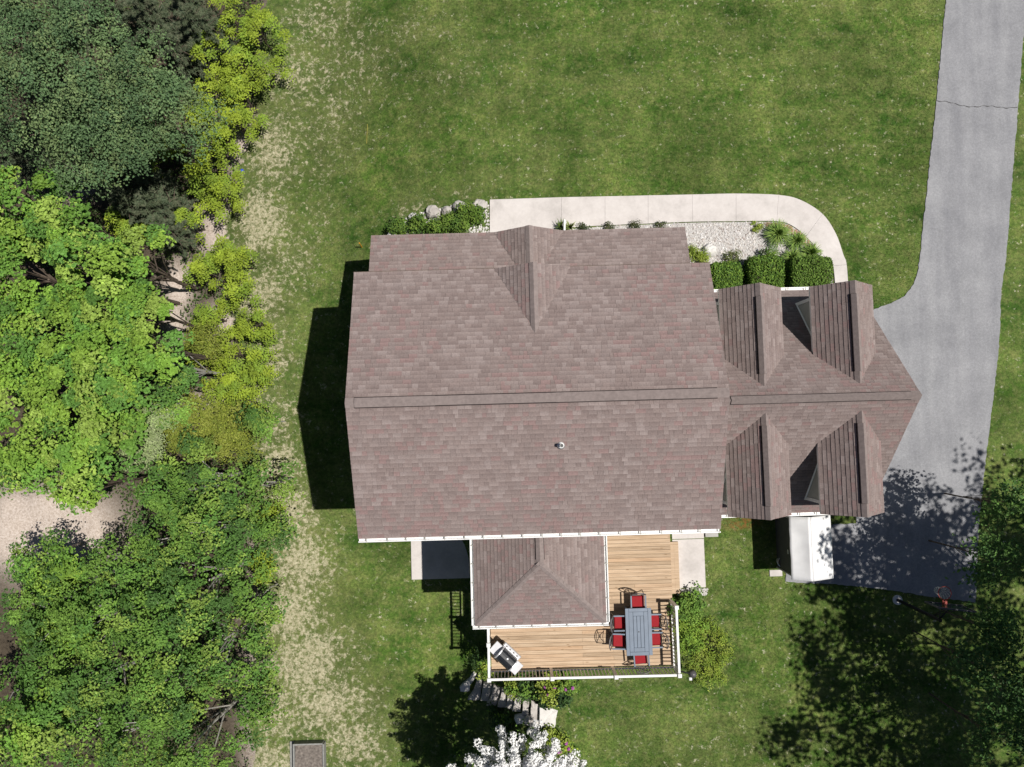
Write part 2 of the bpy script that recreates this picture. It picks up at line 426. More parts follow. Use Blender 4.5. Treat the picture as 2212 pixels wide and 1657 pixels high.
# driveway
dv = [(2055, -160), (2044, 0), (2033, 110), (2022.7, 219), (2010, 340), (1997, 461), (1990, 530), (1984, 579), (1974, 614), (1955, 640), (1925, 656), (1890, 667),
      (1850, 700), (1840, 900), (1850, 1130), (1700, 1140), (1697, 1257), (1805, 1262), (1906, 1273), (2006, 1288), (2108, 1302),
      (2114, 1137), (2124, 1042.6), (2137.5, 921.7), (2149, 830), (2158, 755), (2163, 624), (2171, 579), (2187, 389), (2199, 235), (2211, 78), (2217, 0), (2226, -160)]
dvp = wobble([at(*p, 0.03) for p in dv], 0.12, 0.022)
HOLES.append(dvp)
drv = MB().prism(dvp, -0.15, 0.03).build('driveway', 'asphalt')
tag(drv, kind='structure')
ck = MB()
xs = np.linspace(2023, 2198, 60)
ckp = [at(x, 219 + 12 * min(1, (x - 2023) / 90) + 2.2 * math.sin(x * 0.07) + .8 * math.sin(x * 0.31), 0.034) for x in xs]
vs = []; fs = []
for i, p in enumerate(ckp):
    w = 0.006 + 0.013 * (0.5 + 0.5 * math.sin(i * 0.9 + math.sin(i * 2.3)))
    vs += [(p[0], p[1] - w, 0.034), (p[0], p[1] + w, 0.034)]
    if i: fs.append((2 * i - 2, 2 * i, 2 * i + 1, 2 * i - 1))
ck.add(vs, fs).build('crack', 'crack_filler', drv)

# front walk, one slab after another
walk = bpy.data.objects.new('walkway', None); COL.objects.link(walk); tag(walk, kind='structure')
out_ = [(1058, 431), (1213, 426), (1307, 424), (1400, 422), (1496, 420), (1590, 418), (1682, 421), (1730, 432), (1777, 462), (1806, 505), (1822, 550), (1829, 572), (1834, 640)]
inn_ = [(1058, 520), (1213, 494), (1307, 487), (1400, 483), (1496, 479), (1590, 478), (1678, 478), (1712, 488), (1741, 511), (1768, 540), (1790, 562), (1800, 574), (1806, 640)]
def catmull(p, n=5):
    p = [np.array(q, float) for q in p]; o = []
    for i in range(len(p) - 1):
        a, b, c, d = p[max(i - 1, 0)], p[i], p[i + 1], p[min(i + 2, len(p) - 1)]
        for k_ in range(n):
            t = k_ / n; o.append(tuple(.5 * (2 * b + (c - a) * t + (2 * a - 5 * b + 4 * c - d) * t * t + (3 * b - a - 3 * c + d) * t ** 3)))
    return o + [tuple(p[-1])]
out_, inn_ = catmull(out_), catmull(inn_)
cuts = [5 * q for q in (0, 1, 2, 3, 4, 5, 6, 8, 11, 12)]
for a, b in zip(cuts[:-1], cuts[1:]):
    poly = [at(*p, 0.05) for p in out_[a:b + 1]] + [at(*p, 0.05) for p in inn_[a:b + 1][::-1]]
    c = sum(poly) / len(poly)
    poly = [c + (p - c) * (1 - 0.004 / max(0.3, np.linalg.norm((p - c)[:2]))) for p in poly]
    MB().prism([p[:2] for p in poly], -0.1, 0.05 + random.uniform(0, 0.004)).build('slab', 'concrete', walk)
HOLES.append([at(*p, 0.05)[:2] for p in out_] + [at(*p, 0.05)[:2] for p in inn_[::-1]])
# gravel bed in front of the house
gb = [at(*p, 0.02) for p in catmull([(1213, 497), (1307, 489), (1400, 485), (1496, 481), (1590, 480), (1678, 480), (1712, 490), (1741, 513), (1768, 542), (1790, 564), (1803, 640)])]
gb += [np.array(hw(12.2, 4.2, 0)), np.array(hw(6.2, 4.2, 0)), np.array(hw(0.5, 5.5, 0))]
tag(MB().prism([p[:2] for p in gb], -0.1, 0.02).build('gravel_bed', 'gravel_base'), kind='structure')
def inside(px, py, poly):
    r = np.zeros(len(px), bool); n = len(poly)
    for i in range(n):
        x1, y1 = poly[i][:2]; x2, y2 = poly[(i + 1) % n][:2]
        c = ((y1 > py) != (y2 > py)) & (px < (x2 - x1) * (py - y1) / ((y2 - y1) + 1e-12) + x1); r ^= c
    return r
def pebbles(name, poly, n, zf, s0, s1, pal):
    P = np.array([p[:2] for p in poly]); lo, hi = P.min(0), P.max(0)
    q = RNG.uniform(lo, hi, (n, 2)); q = q[inside(q[:, 0], q[:, 1], poly)]; n = len(q)
    oct_ = np.array([(1, 0, 0), (0, 1, 0), (-1, 0, 0), (0, -1, 0), (0, 0, 1), (0, 0, -1)], float)
    T = np.array([(0, 1, 4), (1, 2, 4), (2, 3, 4), (3, 0, 4), (1, 0, 5), (2, 1, 5), (3, 2, 5), (0, 3, 5)])
    s = RNG.uniform(s0, s1, (n, 1, 1)) * RNG.uniform(0.6, 1.2, (n, 1, 3)) * np.array([1, 1, .7])
    a = RNG.uniform(0, 6.28, n); V = oct_[None] * s
    x = V[..., 0] * np.cos(a)[:, None] - V[..., 1] * np.sin(a)[:, None]; y = V[..., 0] * np.sin(a)[:, None] + V[..., 1] * np.cos(a)[:, None]
    V = np.stack([x + q[:, :1], y + q[:, 1:], V[..., 2] + zf(q[:, 0], q[:, 1])[:, None]], -1)
    pal = np.array(pal); c = pal[RNG.integers(0, len(pal), n)] * RNG.uniform(.8, 1.1, (n, 1))
    return np_mesh(name, V.reshape(-1, 3), (T[None] + (np.arange(n) * 6)[:, None, None]).reshape(-1, 3), 'pebble', col=np.repeat(c, 6, 0))
tag(pebbles('gravel', gb, 9000, lambda x, y: 0.03 + 0 * x, 0.025, 0.055, [(.72, .70, .69), (.62, .58, .56), (.75, .73, .72), (.50, .44, .41), (.68, .64, .60)]), 'white and pink gravel filling the front bed', kind='stuff')
HOLES.append(gb)
for r_ in ((-4.7, 6.3, -3.3, 6.5), (6.2, 12.5, -3.3, 4.2), (-4.48, -1.1, -6.7, -3.2), (6.2, 7.47, -6.78, -3.2), (-1.0, 6.0, -9.5, -3.2)):
    HOLES.append([hw(r_[0], r_[2]), hw(r_[1], r_[2]), hw(r_[1], r_[3]), hw(r_[0], r_[3])])
grow_grass(420000)
rb = [at(*p, 0.05) for p in [(1650, 480), (1700, 484), (1740, 510), (1765, 540), (1750, 545), (1722, 512), (1690, 492), (1655, 490)]]
tag(pebbles('red_gravel', rb, 1800, lambda x, y: 0.045 + 0 * x, 0.02, 0.045, [(.55, .33, .25), (.62, .42, .33), (.48, .28, .2)]), 'reddish gravel along the curved walk edge', kind='stuff')

# ------------------------------------------------------------------ house
house = empty('house', 'brown shingled two storey house with attached dormered garage and rear sunroom', 'house', (0, 0, 0))
XL, XR, YB, YT, YR = -4.93, 6.467, -3.575, 4.855, 0.645
ZE, ZR = 5.82, 7.33
w = MB()
hbox(w, -4.6, 6.17, -3.17, 4.45, -2.6, 5.72)
for x in (-4.6, 6.17):
    a, b, c = hw(x, -3.17, 5.72), hw(x, 4.45, 5.72), hw(x, YR, 7.1); i = len(w.v); w.v += [a, b, c]; w.f.append((i, i + 1, i + 2))
w.build('wall', 'siding', house)
w = MB(); hbox(w, 6.175, 12.42, -3.25, 4.12, -0.2, 2.5)
a, b, c = hw(12.42, -3.25, 2.5), hw(12.42, 4.12, 2.5), hw(12.42, 0.43, 6.05); i = len(w.v); w.v += [a, b, c]; w.f.append((i, i + 1, i + 2))
w.build('garage_wall', 'siding', house)
w = MB(); hbox(w, -1.15, 2.8, -6.85, -3.175, -2.55, 2.8); w.build('sunroom_wall', 'siding', house)
for xx in (-4.6, -0.35, 1.95, 6.1): w = MB(); hbox(w, xx - .12, xx + .12, 6.3, 6.54, -1.2 if xx < -1 else -0.1, 2.85); w.build('porch_column', 'white_trim', house)
w = MB(); hbox(w, -4.7, 6.2, 4.46, 6.4, -1.7, 0.12); w.build('porch_floor', 'concrete', house)
for y0_ in (-2.9, 0.9):
    w = MB(); hbox(w, 12.42, 12.47, y0_, y0_ + 2.6, 0.0, 2.15); w.build('garage_door', 'white_vinyl', house)
for x0_, y0_, zz in ((-3.4, 4.45, 3.9), (3.0, 4.45, 3.9), (4.8, 4.45, 3.9), (-3.4, -3.23, 3.6), (1.0, -3.23, 3.9), (4.2, -3.23, 3.9), (-3.6, -3.23, -1.6)):
    w = MB(); hbox(w, x0_, x0_ + 1.1, y0_ - .01, y0_ + .07, zz, zz + 1.4); f_ = w.build('window', 'white_trim', house)
    w = MB(); s_ = 0.07 if y0_ > 0 else -0.02; hbox(w, x0_ + .08, x0_ + 1.02, y0_ + s_ - .003, y0_ + s_ + .012, zz + .08, zz + 1.32); w.build('pane', 'glass_dark', f_)
for k_ in range(3):
    w = MB(); hbox(w, -0.9 + k_ * 1.25, 0.2 + k_ * 1.25, -6.92, -6.84, 0.9, 2.4); f_ = w.build('window', 'white_trim', house)
    w = MB(); hbox(w, -0.82 + k_ * 1.25, 0.12 + k_ * 1.25, -6.935, -6.92, 0.98, 2.32); w.build('pane', 'glass_dark', f_)

SH = []      # every shingle: (verts, faces, colour, projected size, roof key)
PAL = np.array([(.245, .203, .192), (.268, .227, .216), (.218, .180, .171), (.258, .187, .180), (.236, .199, .190), (.290, .250, .240)])
def shingle_color(p):
    f1 = mnoise.noise(Vector(p) * 0.42) ; f2 = mnoise.noise(Vector(p) * 1.1 + Vector((9, 4, 2)))
    pw = np.array([1.0, .8 + f2, .9 - f2, max(.05, .5 + 2.2 * f1), .8, .55 - f1]); pw = np.clip(pw, .03, None)
    c = PAL[random.choices(range(6), pw)[0]] * random.uniform(.94, 1.06) * .96
    c = PAL.mean(0) * .96 * .15 + c * .85
    return c * np.array((1.05, 1.005, .995))
EXPO = 0.14
def lay(key, poly, u):
    """lay shingles on a convex roof polygon (house frame, 3D); u = eave direction (house frame xy)"""
    P = [Vector(hw(*p)) for p in poly]
    U = Vector((CR * u[0] - SR * u[1], SR * u[0] + CR * u[1], 0)).normalized()
    nrm = (P[1] - P[0]).cross(P[2] - P[0]).normalized()
    if nrm.z < 0: nrm = -nrm
    W = nrm.cross(U).normalized()
    if W.z < 0: W = -W
    O = min(P, key=lambda p: p.z)
    Q = [((p - O).dot(U), (p - O).dot(W)) for p in P]
    w0 = min(q[1] for q in Q); w1 = max(q[1] for q in Q)
    def span(wv):
        xs = []
        for i in range(len(Q)):
            (xa, wa), (xb, wb) = Q[i], Q[(i + 1) % len(Q)]
            if abs(wa - wb) < 1e-9:
                if abs(wa - wv) < 1e-6: xs += [xa, xb]
            elif min(wa, wb) - 1e-9 <= wv <= max(wa, wb) + 1e-9:
                xs.append(xa + (xb - xa) * (wv - wa) / (wb - wa))
        return (min(xs), max(xs)) if xs else None
    k_ = 0; wv = w0
    while wv < w1 - 0.02:
        wh = min(wv + EXPO, w1)
        lo, hi = span(wv + 1e-5), span(wh - 1e-5)
        wv0 = wv; wv += EXPO; k_ += 1
        if not lo or not hi: continue
        L, R = min(lo[0], hi[0]), max(lo[1], hi[1])
        x = L - random.uniform(0, .3)
        while x < R:
            xe = x + random.choice((.12, .15, .18, .22, .26, .30))
            a0, b0 = max(x, lo[0]), min(xe, lo[1]); a1, b1 = max(x, hi[0]), min(xe, hi[1]); x = xe
            if b0 - a0 < .004 and b1 - a1 < .004: continue
            if b0 < a0: a0 = b0 = (a1 + b1) / 2
            if b1 < a1: a1 = b1 = (a0 + b0) / 2
            t = .019 + random.choice((-.002, 0, .003)); tt = .004
            if wv0 == w0: t += .01
            def pt(x_, w_, h): return O + U * x_ + W * w_ + nrm * h
            g = .0025 if random.random() < .5 else 0
            jw = random.uniform(-.002, .002) if wv0 > w0 else 0
            vs = [pt(a0 + g, wv0 + jw, t), pt(b0 - g, wv0 + jw, t), pt(b1 - g, wh + .004, tt), pt(a1 + g, wh + .004, tt), pt(a0 + g, wv0 + jw, -.004), pt(b0 - g, wv0 + jw, -.004), pt(b1 - g, wh + .004, -.004), pt(a1 + g, wh + .004, -.004)]
            ctr = (vs[0] + vs[2]) / 2
            SH.append((vs, shingle_color(ctr), (b0 - a0 + b1 - a1) / 2 * EXPO * nrm.z / (CAMH - ctr.z) ** 2, key))
SHG = np.array([1.04, 1.04, .80, .80, .6, .6, .7, .7])      # course shadow lines painted in with the printed band: darker towards head and underside
SHF = [(0, 1, 2, 3), (4, 5, 1, 0), (7, 4, 0, 3), (5, 6, 2, 1)]
def roof(name, planes, parent=house, t=0.14, shingles=True, key=None):
    mb = MB()
    for poly, u in planes:
        P = [hw(*p) for p in poly]
        nz = (Vector(P[1]) - Vector(P[0])).cross(Vector(P[2]) - Vector(P[0])).z
        if nz < 0: P = P[::-1]
        mb.slab(P, t)
        if shingles: lay(key or name, poly, u)
    o = mb.build(name, ['white_trim', 'cap_shingle'], parent)
    for f in o.data.polygons: f.material_index = 1 if f.normal.z > .2 else 0
    return o
def cap(mb, p0, p1, d1, d2, wd, th):
    """raised strip along a ridge or hip; d1, d2 = downslope directions (house frame 3D)"""
    d1 = Vector(d1).normalized(); d2 = Vector(d2).normalized(); vs = []
    n1 = Vector((0, 0, 1))
    for p in (p0, p1):
        p = Vector(p)
        for q in (p + d1 * wd + n1 * .004, p + d1 * wd + n1 * th, p + n1 * (th + .004), p + d2 * wd + n1 * th, p + d2 * wd + n1 * .004):
            vs.append(hw(*q))
    fs = [(i, i + 1, i + 6, i + 5) for i in range(4)] + [(0, 1, 2, 3, 4), (9, 8, 7, 6, 5)]
    fs = [f[::-1] for f in fs]
    return mb.add(vs, fs)
def vent(p0, p1, d1, d2, wd, th, parent, seg=None):
    """ridge vent: dark strip painted in for the shadow gap, shingled caps on top"""
    m_ = MB(); cap(m_, p0, p1, d1, d2, wd + .028, th * .45); m_.build('vent_shade_strip', 'vent_gap_shade', parent)  # protruding dark strip stands in for the shadow gap under the cap edges
    p0 = Vector(p0); p1 = Vector(p1); L = (p1 - p0).length; d = (p1 - p0) / L; n = max(1, round(L / (seg or 1.22))); m_ = MB()
    for i in range(n):
        a = p0 + d * (L * i / n + (.012 if i == 0 else 0)); b = p0 + d * (L * (i + 1) / n)
        cap(m_, a, b, d1, d2, wd + random.uniform(-.004, .004), th + random.uniform(-.004, .004))
    m_.build('ridge_vent', 'cap_shingle', parent)
pm = (ZR - ZE) / (YT - YR)
main_roof = roof('roof', [([(XL, YB, ZE), (XR, YB, ZE), (XR, YR, ZR), (XL, YR, ZR)], (1, 0)),
                          ([(XL, YT, ZE), (XR, YT, ZE), (XR, YR, ZR), (XL, YR, ZR)], (1, 0))])
DN1, DN2 = (0, 1, -pm), (0, -1, -pm)
m_ = MB(); cap(m_, (XL, YR, ZR + .01), (XR, YR, ZR + .01), DN1, DN2, .155, .022); m_.build('ridge_cap', 'cap_shingle', main_roof)
vent((XL + .27, YR, ZR + .01), (6.11, YR, ZR + .01), DN1, DN2, .15, .062, main_roof)
m_ = MB(); hbox(m_, XL - .012, XR + .012, YT + .002, YT + .03, ZE - .07, ZE + .012); m_.build('drip_edge', 'bark', main_roof)
# porch roof and its small gable, upper gable
PE, PY = 2.9, 6.82
porch_roof = roof('porch_roof', [([(XL, PY, PE), (XR + .01, PY, PE), (XR + .01, 4.40, PE + pm * (PY - 4.40)), (XL, 4.40, PE + pm * (PY - 4.40))], (1, 0))])
GX, GP = 0.785, 0.63
def gable(name, hwid, yf, ze, base, pitch_main, y_eave, z_eave):
    zr = ze + GP * hwid
    yb = y_eave - (zr - z_eave) / pitch_main
    yv = y_eave - (ze - z_eave) / pitch_main
    yb2 = max(yb, base)
    pl = []
    for s in (-1, 1):
        if yb2 > yb:   # stops against the wall: valley reaches base at a point part way up
            zb = z_eave + pitch_main * (y_eave - base); xb = GX + s * (zr - zb) / GP
            pl.append(([(GX, yf, zr), (GX + s * hwid, yf, ze), (GX + s * hwid, yv, ze), (xb, base, zb), (GX, base, zr)], (0, 1)))
        else:
            pl.append(([(GX, yf, zr), (GX + s * hwid, yf, ze), (GX + s * hwid, yv, ze), (GX, yb, zr)], (0, 1)))
    r = roof(name, pl)
    mm = MB(); cap(mm, (GX, yf + .005, zr + .005), (GX, max(yb2, yb) - .03, zr + .005), (1, 0, -GP), (-1, 0, -GP), .15, .03); mm.build('ridge_cap', 'cap_shingle', r)
    w_ = MB(); P = [hw(GX - hwid + .2, yf - .22, ze - .1), hw(GX + hwid - .2, yf - .22, ze - .1), hw(GX, yf - .22, zr - .12)]; w_.add(P, [(0, 1, 2)]); w_.build('gable_wall', 'siding', r)
gable('porch_gable', 1.22, 6.83, 2.93, 4.45, pm, PY, PE)
gable('upper_gable', 1.19, 4.87, 5.84, -99, pm, YT, ZE)
# garage
GXR, GY, GZR, GZE, GPi = 12.73, 0.433, 6.328, 2.6, 0.928
GXL = 6.19
gt, gbm = GY + (GZR - GZE) / GPi, GY - (GZR - GZE) / GPi
garage_roof = roof('garage_roof', [([(GXL, gt, GZE), (GXR, gt, GZE), (GXR, GY, GZR), (GXL, GY, GZR)], (1, 0)),
                                   ([(GXL, gbm, GZE), (GXR, gbm, GZE), (GXR, GY, GZR), (GXL, GY, GZR)], (1, 0))])
GD1, GD2 = (0, 1, -GPi), (0, -1, -GPi)
m_ = MB(); cap(m_, (6.2, GY, GZR + .01), (GXR, GY, GZR + .01), GD1, GD2, .2, .022); m_.build('ridge_cap', 'cap_shingle', garage_roof)
vent((6.80, GY, GZR + .01), (12.45, GY, GZR + .01), GD1, GD2, .165, .06, garage_roof)
# dormers
def dormer(cx, s):
    """s = +1 faces the front, -1 the back"""
    hwid, ze, zr = 1.015, 4.985, 5.92; p = (zr - ze) / hwid
    yf = 4.16 if s > 0 else -3.34
    yrb = GY + s * (GZR - zr) / GPi; yeb = GY + s * (GZR - ze) / GPi
    hwl = .76; ywf = yf - s * .27
    zroof = GZR - GPi * abs(ywf - GY)
    zt = zr - p * hwl - .12
    ytop = GY + s * (GZR - zt) / GPi
    wl = MB()
    for sx in (-1, 1):
        x_ = cx + sx * hwl
        wl.add([hw(x_, ywf, zroof - .1), hw(x_, ywf, zt), hw(x_, ytop, zt), hw(x_, ytop, zt - .1)], [(0, 1, 2, 3)])
    wl.add([hw(cx - hwl, ywf, zroof - .1), hw(cx + hwl, ywf, zroof - .1), hw(cx + hwl, ywf, zt), hw(cx, ywf, zr - .14), hw(cx - hwl, ywf, zt)], [(0, 1, 2, 3, 4)])
    d = wl.build('dormer', 'siding', house)
    for sx in (-1, 1):
        tr = MB(); x_ = cx + sx * (hwl + .012)
        tr.box(hw(x_, ywf - s * .05, (zroof + zt) / 2), (.03, .11, zt - zroof), ROT)
        a = Vector(hw(x_, ywf, zroof + .06)); b = Vector(hw(x_, ytop, zt + .02)); tr.tube([a, b], .035, 4); tr.build('corner_trim', 'white_trim', d)
    wn_ = MB(); hbox(wn_, cx - .35, cx + .35, ywf - .02 + s * .03, ywf + .02 + s * .03, zroof + .55, zt); wn_.build('window_pane', 'glass_dark', d)
    r = roof('dormer_roof', [([(cx, yf, zr), (cx - hwid, yf, ze), (cx - hwid, yeb, ze), (cx, yrb, zr)], (0, 1)),
                             ([(cx, yf, zr), (cx + hwid, yf, ze), (cx + hwid, yeb, ze), (cx, yrb, zr)], (0, 1))], d, .13, key='dormer_roof%d%d' % (cx, s))
    DP[('dormer_roof%d%d' % (cx, s))] = d
    c_ = MB(); cap(c_, (cx, yf, zr + .008), (cx, yrb - s * .12, zr + .008), (1, 0, -p), (-1, 0, -p), .16, .03); c_.build('ridge_cap', 'cap_shingle', d)
    vent((cx, yf - s * .42, zr + .02), (cx, yrb + s * .38, zr + .02), (1, 0, -p), (-1, 0, -p), .165, .075, d)
DP = {}
for cx in (8.0, 11.03):
    for s in (1, -1): dormer(cx, s)
# sunroom hip roof
SX0, SX1, SY0, SZ = -1.49, 3.13, -7.20, 2.9
sp_ = 0.5; SCX = (SX0 + SX1) / 2; hw_ = (SX1 - SX0) / 2; szr = SZ + sp_ * hw_; SYR = SY0 + hw_; SYW = -3.18
sun_roof = roof('sunroom_roof', [([(SX0, SY0, SZ), (SX1, SY0, SZ), (SCX, SYR, szr)], (1, 0)),
                                 ([(SX0, SY0, SZ), (SCX, SYR, szr), (SCX, SYW, szr), (SX0, SYW, SZ)], (0, 1)),
                                 ([(SX1, SY0, SZ), (SCX, SYR, szr), (SCX, SYW, szr), (SX1, SYW, SZ)], (0, 1))])
m_ = MB()
cap(m_, (SX0, SY0, SZ + .02), (SCX, SYR, szr + .02), (1, -1, 0), (-1, 1, 0), .14, .012) if False else None
for sx, x0_ in ((-1, SX0), (1, SX1)):
    p0 = Vector((x0_, SY0, SZ + .02)); p1 = Vector((SCX, SYR, szr + .02))
    # along the hip, one flank lies on the end slope, the other on the side slope
    dA = Vector((-sx * .0 + sx * 0, 0, 0))
    e1 = Vector((-sx, 0, 0)); e2 = Vector((0, 1, 0))
    cap(m_, p0, p1, (-sx * 1, 0, 0.0), (0, 1, 0.0), .15, .012)
cap(m_, (SCX, SYR - .05, szr + .01), (SCX, SYW, szr + .01), (1, 0, -sp_), (-1, 0, -sp_), .15, .03)
m_.build('hip_cap', 'cap_shingle', sun_roof)
vent((SCX, SYR + .15, szr + .012), (SCX, SYW, szr + .012), (1, 0, -sp_), (-1, 0, -sp_), .15, .06, sun_roof)

# shingles: the 300 largest in view one by one, the rest joined roof by roof
order = sorted(range(len(SH)), key=lambda i: -SH[i][2])
single = set([i for i in order if SH[i][3] == 'roof'][:300])
for i in sorted(single):
    vs, c, _, _k = SH[i]
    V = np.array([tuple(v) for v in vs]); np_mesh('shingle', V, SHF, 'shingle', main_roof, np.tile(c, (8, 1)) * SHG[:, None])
PARENTS = {'roof': main_roof, 'porch_roof': porch_roof, 'garage_roof': garage_roof, 'sunroom_roof': sun_roof}
for q in list(house.children): PARENTS.setdefault(q.name, q)
PARENTS.update(DP)
for key in sorted(set(s[3] for s in SH)):
    ids = [i for i in range(len(SH)) if SH[i][3] == key and i not in single]
    V = np.array([[tuple(v) for v in SH[i][0]] for i in ids]).reshape(-1, 3)
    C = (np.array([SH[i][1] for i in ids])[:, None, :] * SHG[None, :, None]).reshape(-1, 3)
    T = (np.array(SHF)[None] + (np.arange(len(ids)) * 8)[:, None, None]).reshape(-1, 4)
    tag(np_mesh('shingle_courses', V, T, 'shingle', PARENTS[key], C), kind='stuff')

# gutters with hangers
def gutter(x0, y0, x1, y1, z, side, wd=.125, step=.62):
    g = MB(); L = math.hypot(x1 - x0, y1 - y0); ux, uy = (x1 - x0) / L, (y1 - y0) / L; ox, oy = -uy * side, ux * side
    ang = ROT + math.atan2(uy, ux)
    def bx(mb, along, off, zc, dl, dw, dz): mb.box(hw(x0 + ux * along + ox * off, y0 + uy * along + oy * off, zc), (dl, dw, dz), ang)
    bx(g, L / 2, wd / 2, z - .10, L, wd, .02); bx(g, L / 2, .008, z - .05, L, .016, .1); bx(g, L / 2, wd - .012, z - .045, L, .035, .11)
    o = g.build('gutter', 'white_vinyl', house)
    k_ = step * .4
    while k_ < L: h = MB(); bx(h, k_, wd / 2, z + .002, .03, wd - .01, .02); h.build('gutter_hanger', 'siding', o); k_ += step * random.uniform(.92, 1.08)
    n = max(1, int(L / .62))
    return o
gutter(XL, YB, XR, YB, ZE - .02, -1)
gutter(6.2, gt, GXR, gt, GZE - .02, 1); gutter(6.2, gbm, GXR, gbm, GZE - .02, -1)
gutter(SX0 - .1, SY0, SX1 + .1, SY0, SZ - .02, -1); gutter(SX0, SY0, SX0, SYW, SZ - .02, 1); gutter(SX1, SY0, SX1, SYW, SZ - .02, -1)
# pipe vent on the rear slope
vx, vy, vz = hf(1212, 962, 6.95)
zb_ = ZR - pm * abs(vy - YR)
m_ = MB(); m_.tube([hw(vx, vy, zb_ - .05), hw(vx, vy, zb_ + .34)], .055, 12, False); m_.tube([hw(vx, vy, zb_ + .01), hw(vx, vy, zb_ + .10)], [.13, .065], 12)
m_.tube([hw(vx, vy, zb_ + .34), hw(vx, vy, zb_ + .30)], [.055, .043], 12, False)
m_.build('vent_pipe', 'white_vinyl', house, True)
# downspout lying out over the front bed
p0 = at(1219, 502, .5); p1 = at(1219.5, 476, .45)
m_ = MB(); m_.tube([(p0[0], p0[1] - .5, .56), p0, p1, (p1[0], p1[1] + .02, .05)], .05, 6); m_.build('downspout', 'white_vinyl', house)
# small concrete stoop at the rear right corner
s0 = hf(1524, 1160, .1); m_ = MB(); hbox(m_, s0[0], s0[0] + .5, s0[1], -3.2, -.3, .12); tag(m_.build('stoop', 'foundation'), kind='structure')
# ------------------------------------------------------------------ rear pads and patio
m_ = MB(); hbox(m_, 6.2, 7.46, -4.86, -3.2, -.2, .03); hbox(m_, 6.2, 7.45, -6.77, -4.885, -.2, .028)
tag(m_.build('rear_pad', 'concrete'), kind='structure')
m_ = MB(); hbox(m_, -4.47, -1.16, -6.68, -3.18, -2.7, -2.36); tag(m_.build('patio', 'concrete'), kind='structure')

# ------------------------------------------------------------------ deck
deck = empty('deck', 'pale wood deck with white railing wrapped round the rear sunroom', 'deck', hw(2.5, -7, .3))
dmi = deck.location
def dpart(mb, name, m, smooth=False, parent=deck):
    o = mb.build(name, m, parent, smooth)
    if parent is deck: o.location = (-dmi.x, -dmi.y, -dmi.z)
    return o
DZ = .3
y = -9.60
rows = []
while y < -3.3: rows.append(y); y += .1437
for i, y in enumerate(rows):
    if y < -6.95: segs = [(-1.06, 2.5 + (.0 if i % 2 else 1.2)), (2.504 + (.0 if i % 2 else 1.2), 5.99 if y < -7.1 else 6.05)]
    else: segs = [(2.82, 6.06)]
    if random.random() < .3 and y > -6.95: segs = [(2.82, 4.6), (4.604, 6.06)]
    for a, b in segs:
        m_ = MB(); m_.box(hw((a + b) / 2, y, DZ - .016 + random.uniform(-.0015, .0015)), (b - a, .1372 - random.uniform(0, .003), .032), ROT, .003)
        dpart(m_, 'board', 'deck_wood')
m_ = MB(); hbox(m_, -1.0, 5.95, -9.55, -9.51, -.0, .26); hbox(m_, 5.9, 5.94, -9.5, -4.2, -.0, .26); hbox(m_, -1.0, -.96, -9.5, -6.9, -.0, .26)
for yy in (-8.8, -8.0, -7.3): hbox(m_, -.95, 5.88, yy, yy + .04, .02, .262)
for yy in (-6.2, -5.4, -4.6, -3.9): hbox(m_, 2.83, 5.88, yy, yy + .04, .02, .262)
dpart(m_, 'frame', 'weathered_wood')
for xx, yy in ((-.9, -9.4), (1.3, -9.4), (3.6, -9.4), (5.8, -9.4), (5.8, -7.2), (3.0, -7.4)):
    m_ = MB(); hbox(m_, xx - .07, xx + .07, yy - .07, yy + .07, -2.8, .0); dpart(m_, 'support_post', 'weathered_wood')
m_ = MB(); hbox(m_, 6.08, 6.22, -6.95, -4.95, -.1, .17); dpart(m_, 'step', 'deck_wood')
m_ = MB(); hbox(m_, 6.225, 6.40, -6.95, -4.95, -.12, .16); dpart(m_, 'step', 'deck_wood')
RT = 1.30
def rail_run(x0, y0, x1, y1):
    L = math.hypot(x1 - x0, y1 - y0); ang = ROT + math.atan2(y1 - y0, x1 - x0); c = ((x0 + x1) / 2, (y0 + y1) / 2)
    m_ = MB(); m_.box(hw(*c, RT - .025), (L, .09, .05), ang, .008); dpart(m_, 'top_rail', 'white_vinyl')
    m_ = MB(); m_.box(hw(*c, DZ + .11), (L, .05, .06), ang); dpart(m_, 'bottom_rail', 'white_vinyl')
    n = int(L / .128)
    for i in range(1, n):
        t = i / n; m_ = MB(); m_.box(hw(x0 + (x1 - x0) * t, y0 + (y1 - y0) * t, (DZ + .14 + RT - .05) / 2), (.034, .034, RT - .19 - DZ), ang); dpart(m_, 'baluster', 'white_vinyl')
posts = [(-1.11, -7.05), (-1.11, -8.37), (-1.12, -9.66), (1.24, -9.67), (3.63, -9.68), (6.0, -9.69), (5.98, -7.18)]
for x, y in posts:
    m_ = MB(); m_.box(hw(x, y, (DZ + RT - .25) / 2 + .0), (.11, .11, RT + .25 - DZ + .05), ROT); m_.box(hw(x, y, RT + .055), (.15, .15, .04), ROT, .015)
    m_.v = [(v[0], v[1], max(v[2], -.1)) for v in m_.v]; dpart(m_, 'post', 'white_vinyl')
rail_run(-1.11, -7.1, -1.11, -8.32); rail_run(-1.11, -8.43, -1.12, -9.6); rail_run(-1.06, -9.66, 1.18, -9.67); rail_run(1.3, -9.67, 3.57, -9.68); rail_run(3.69, -9.68, 5.94, -9.69); rail_run(6.0, -9.63, 5.98, -7.24)

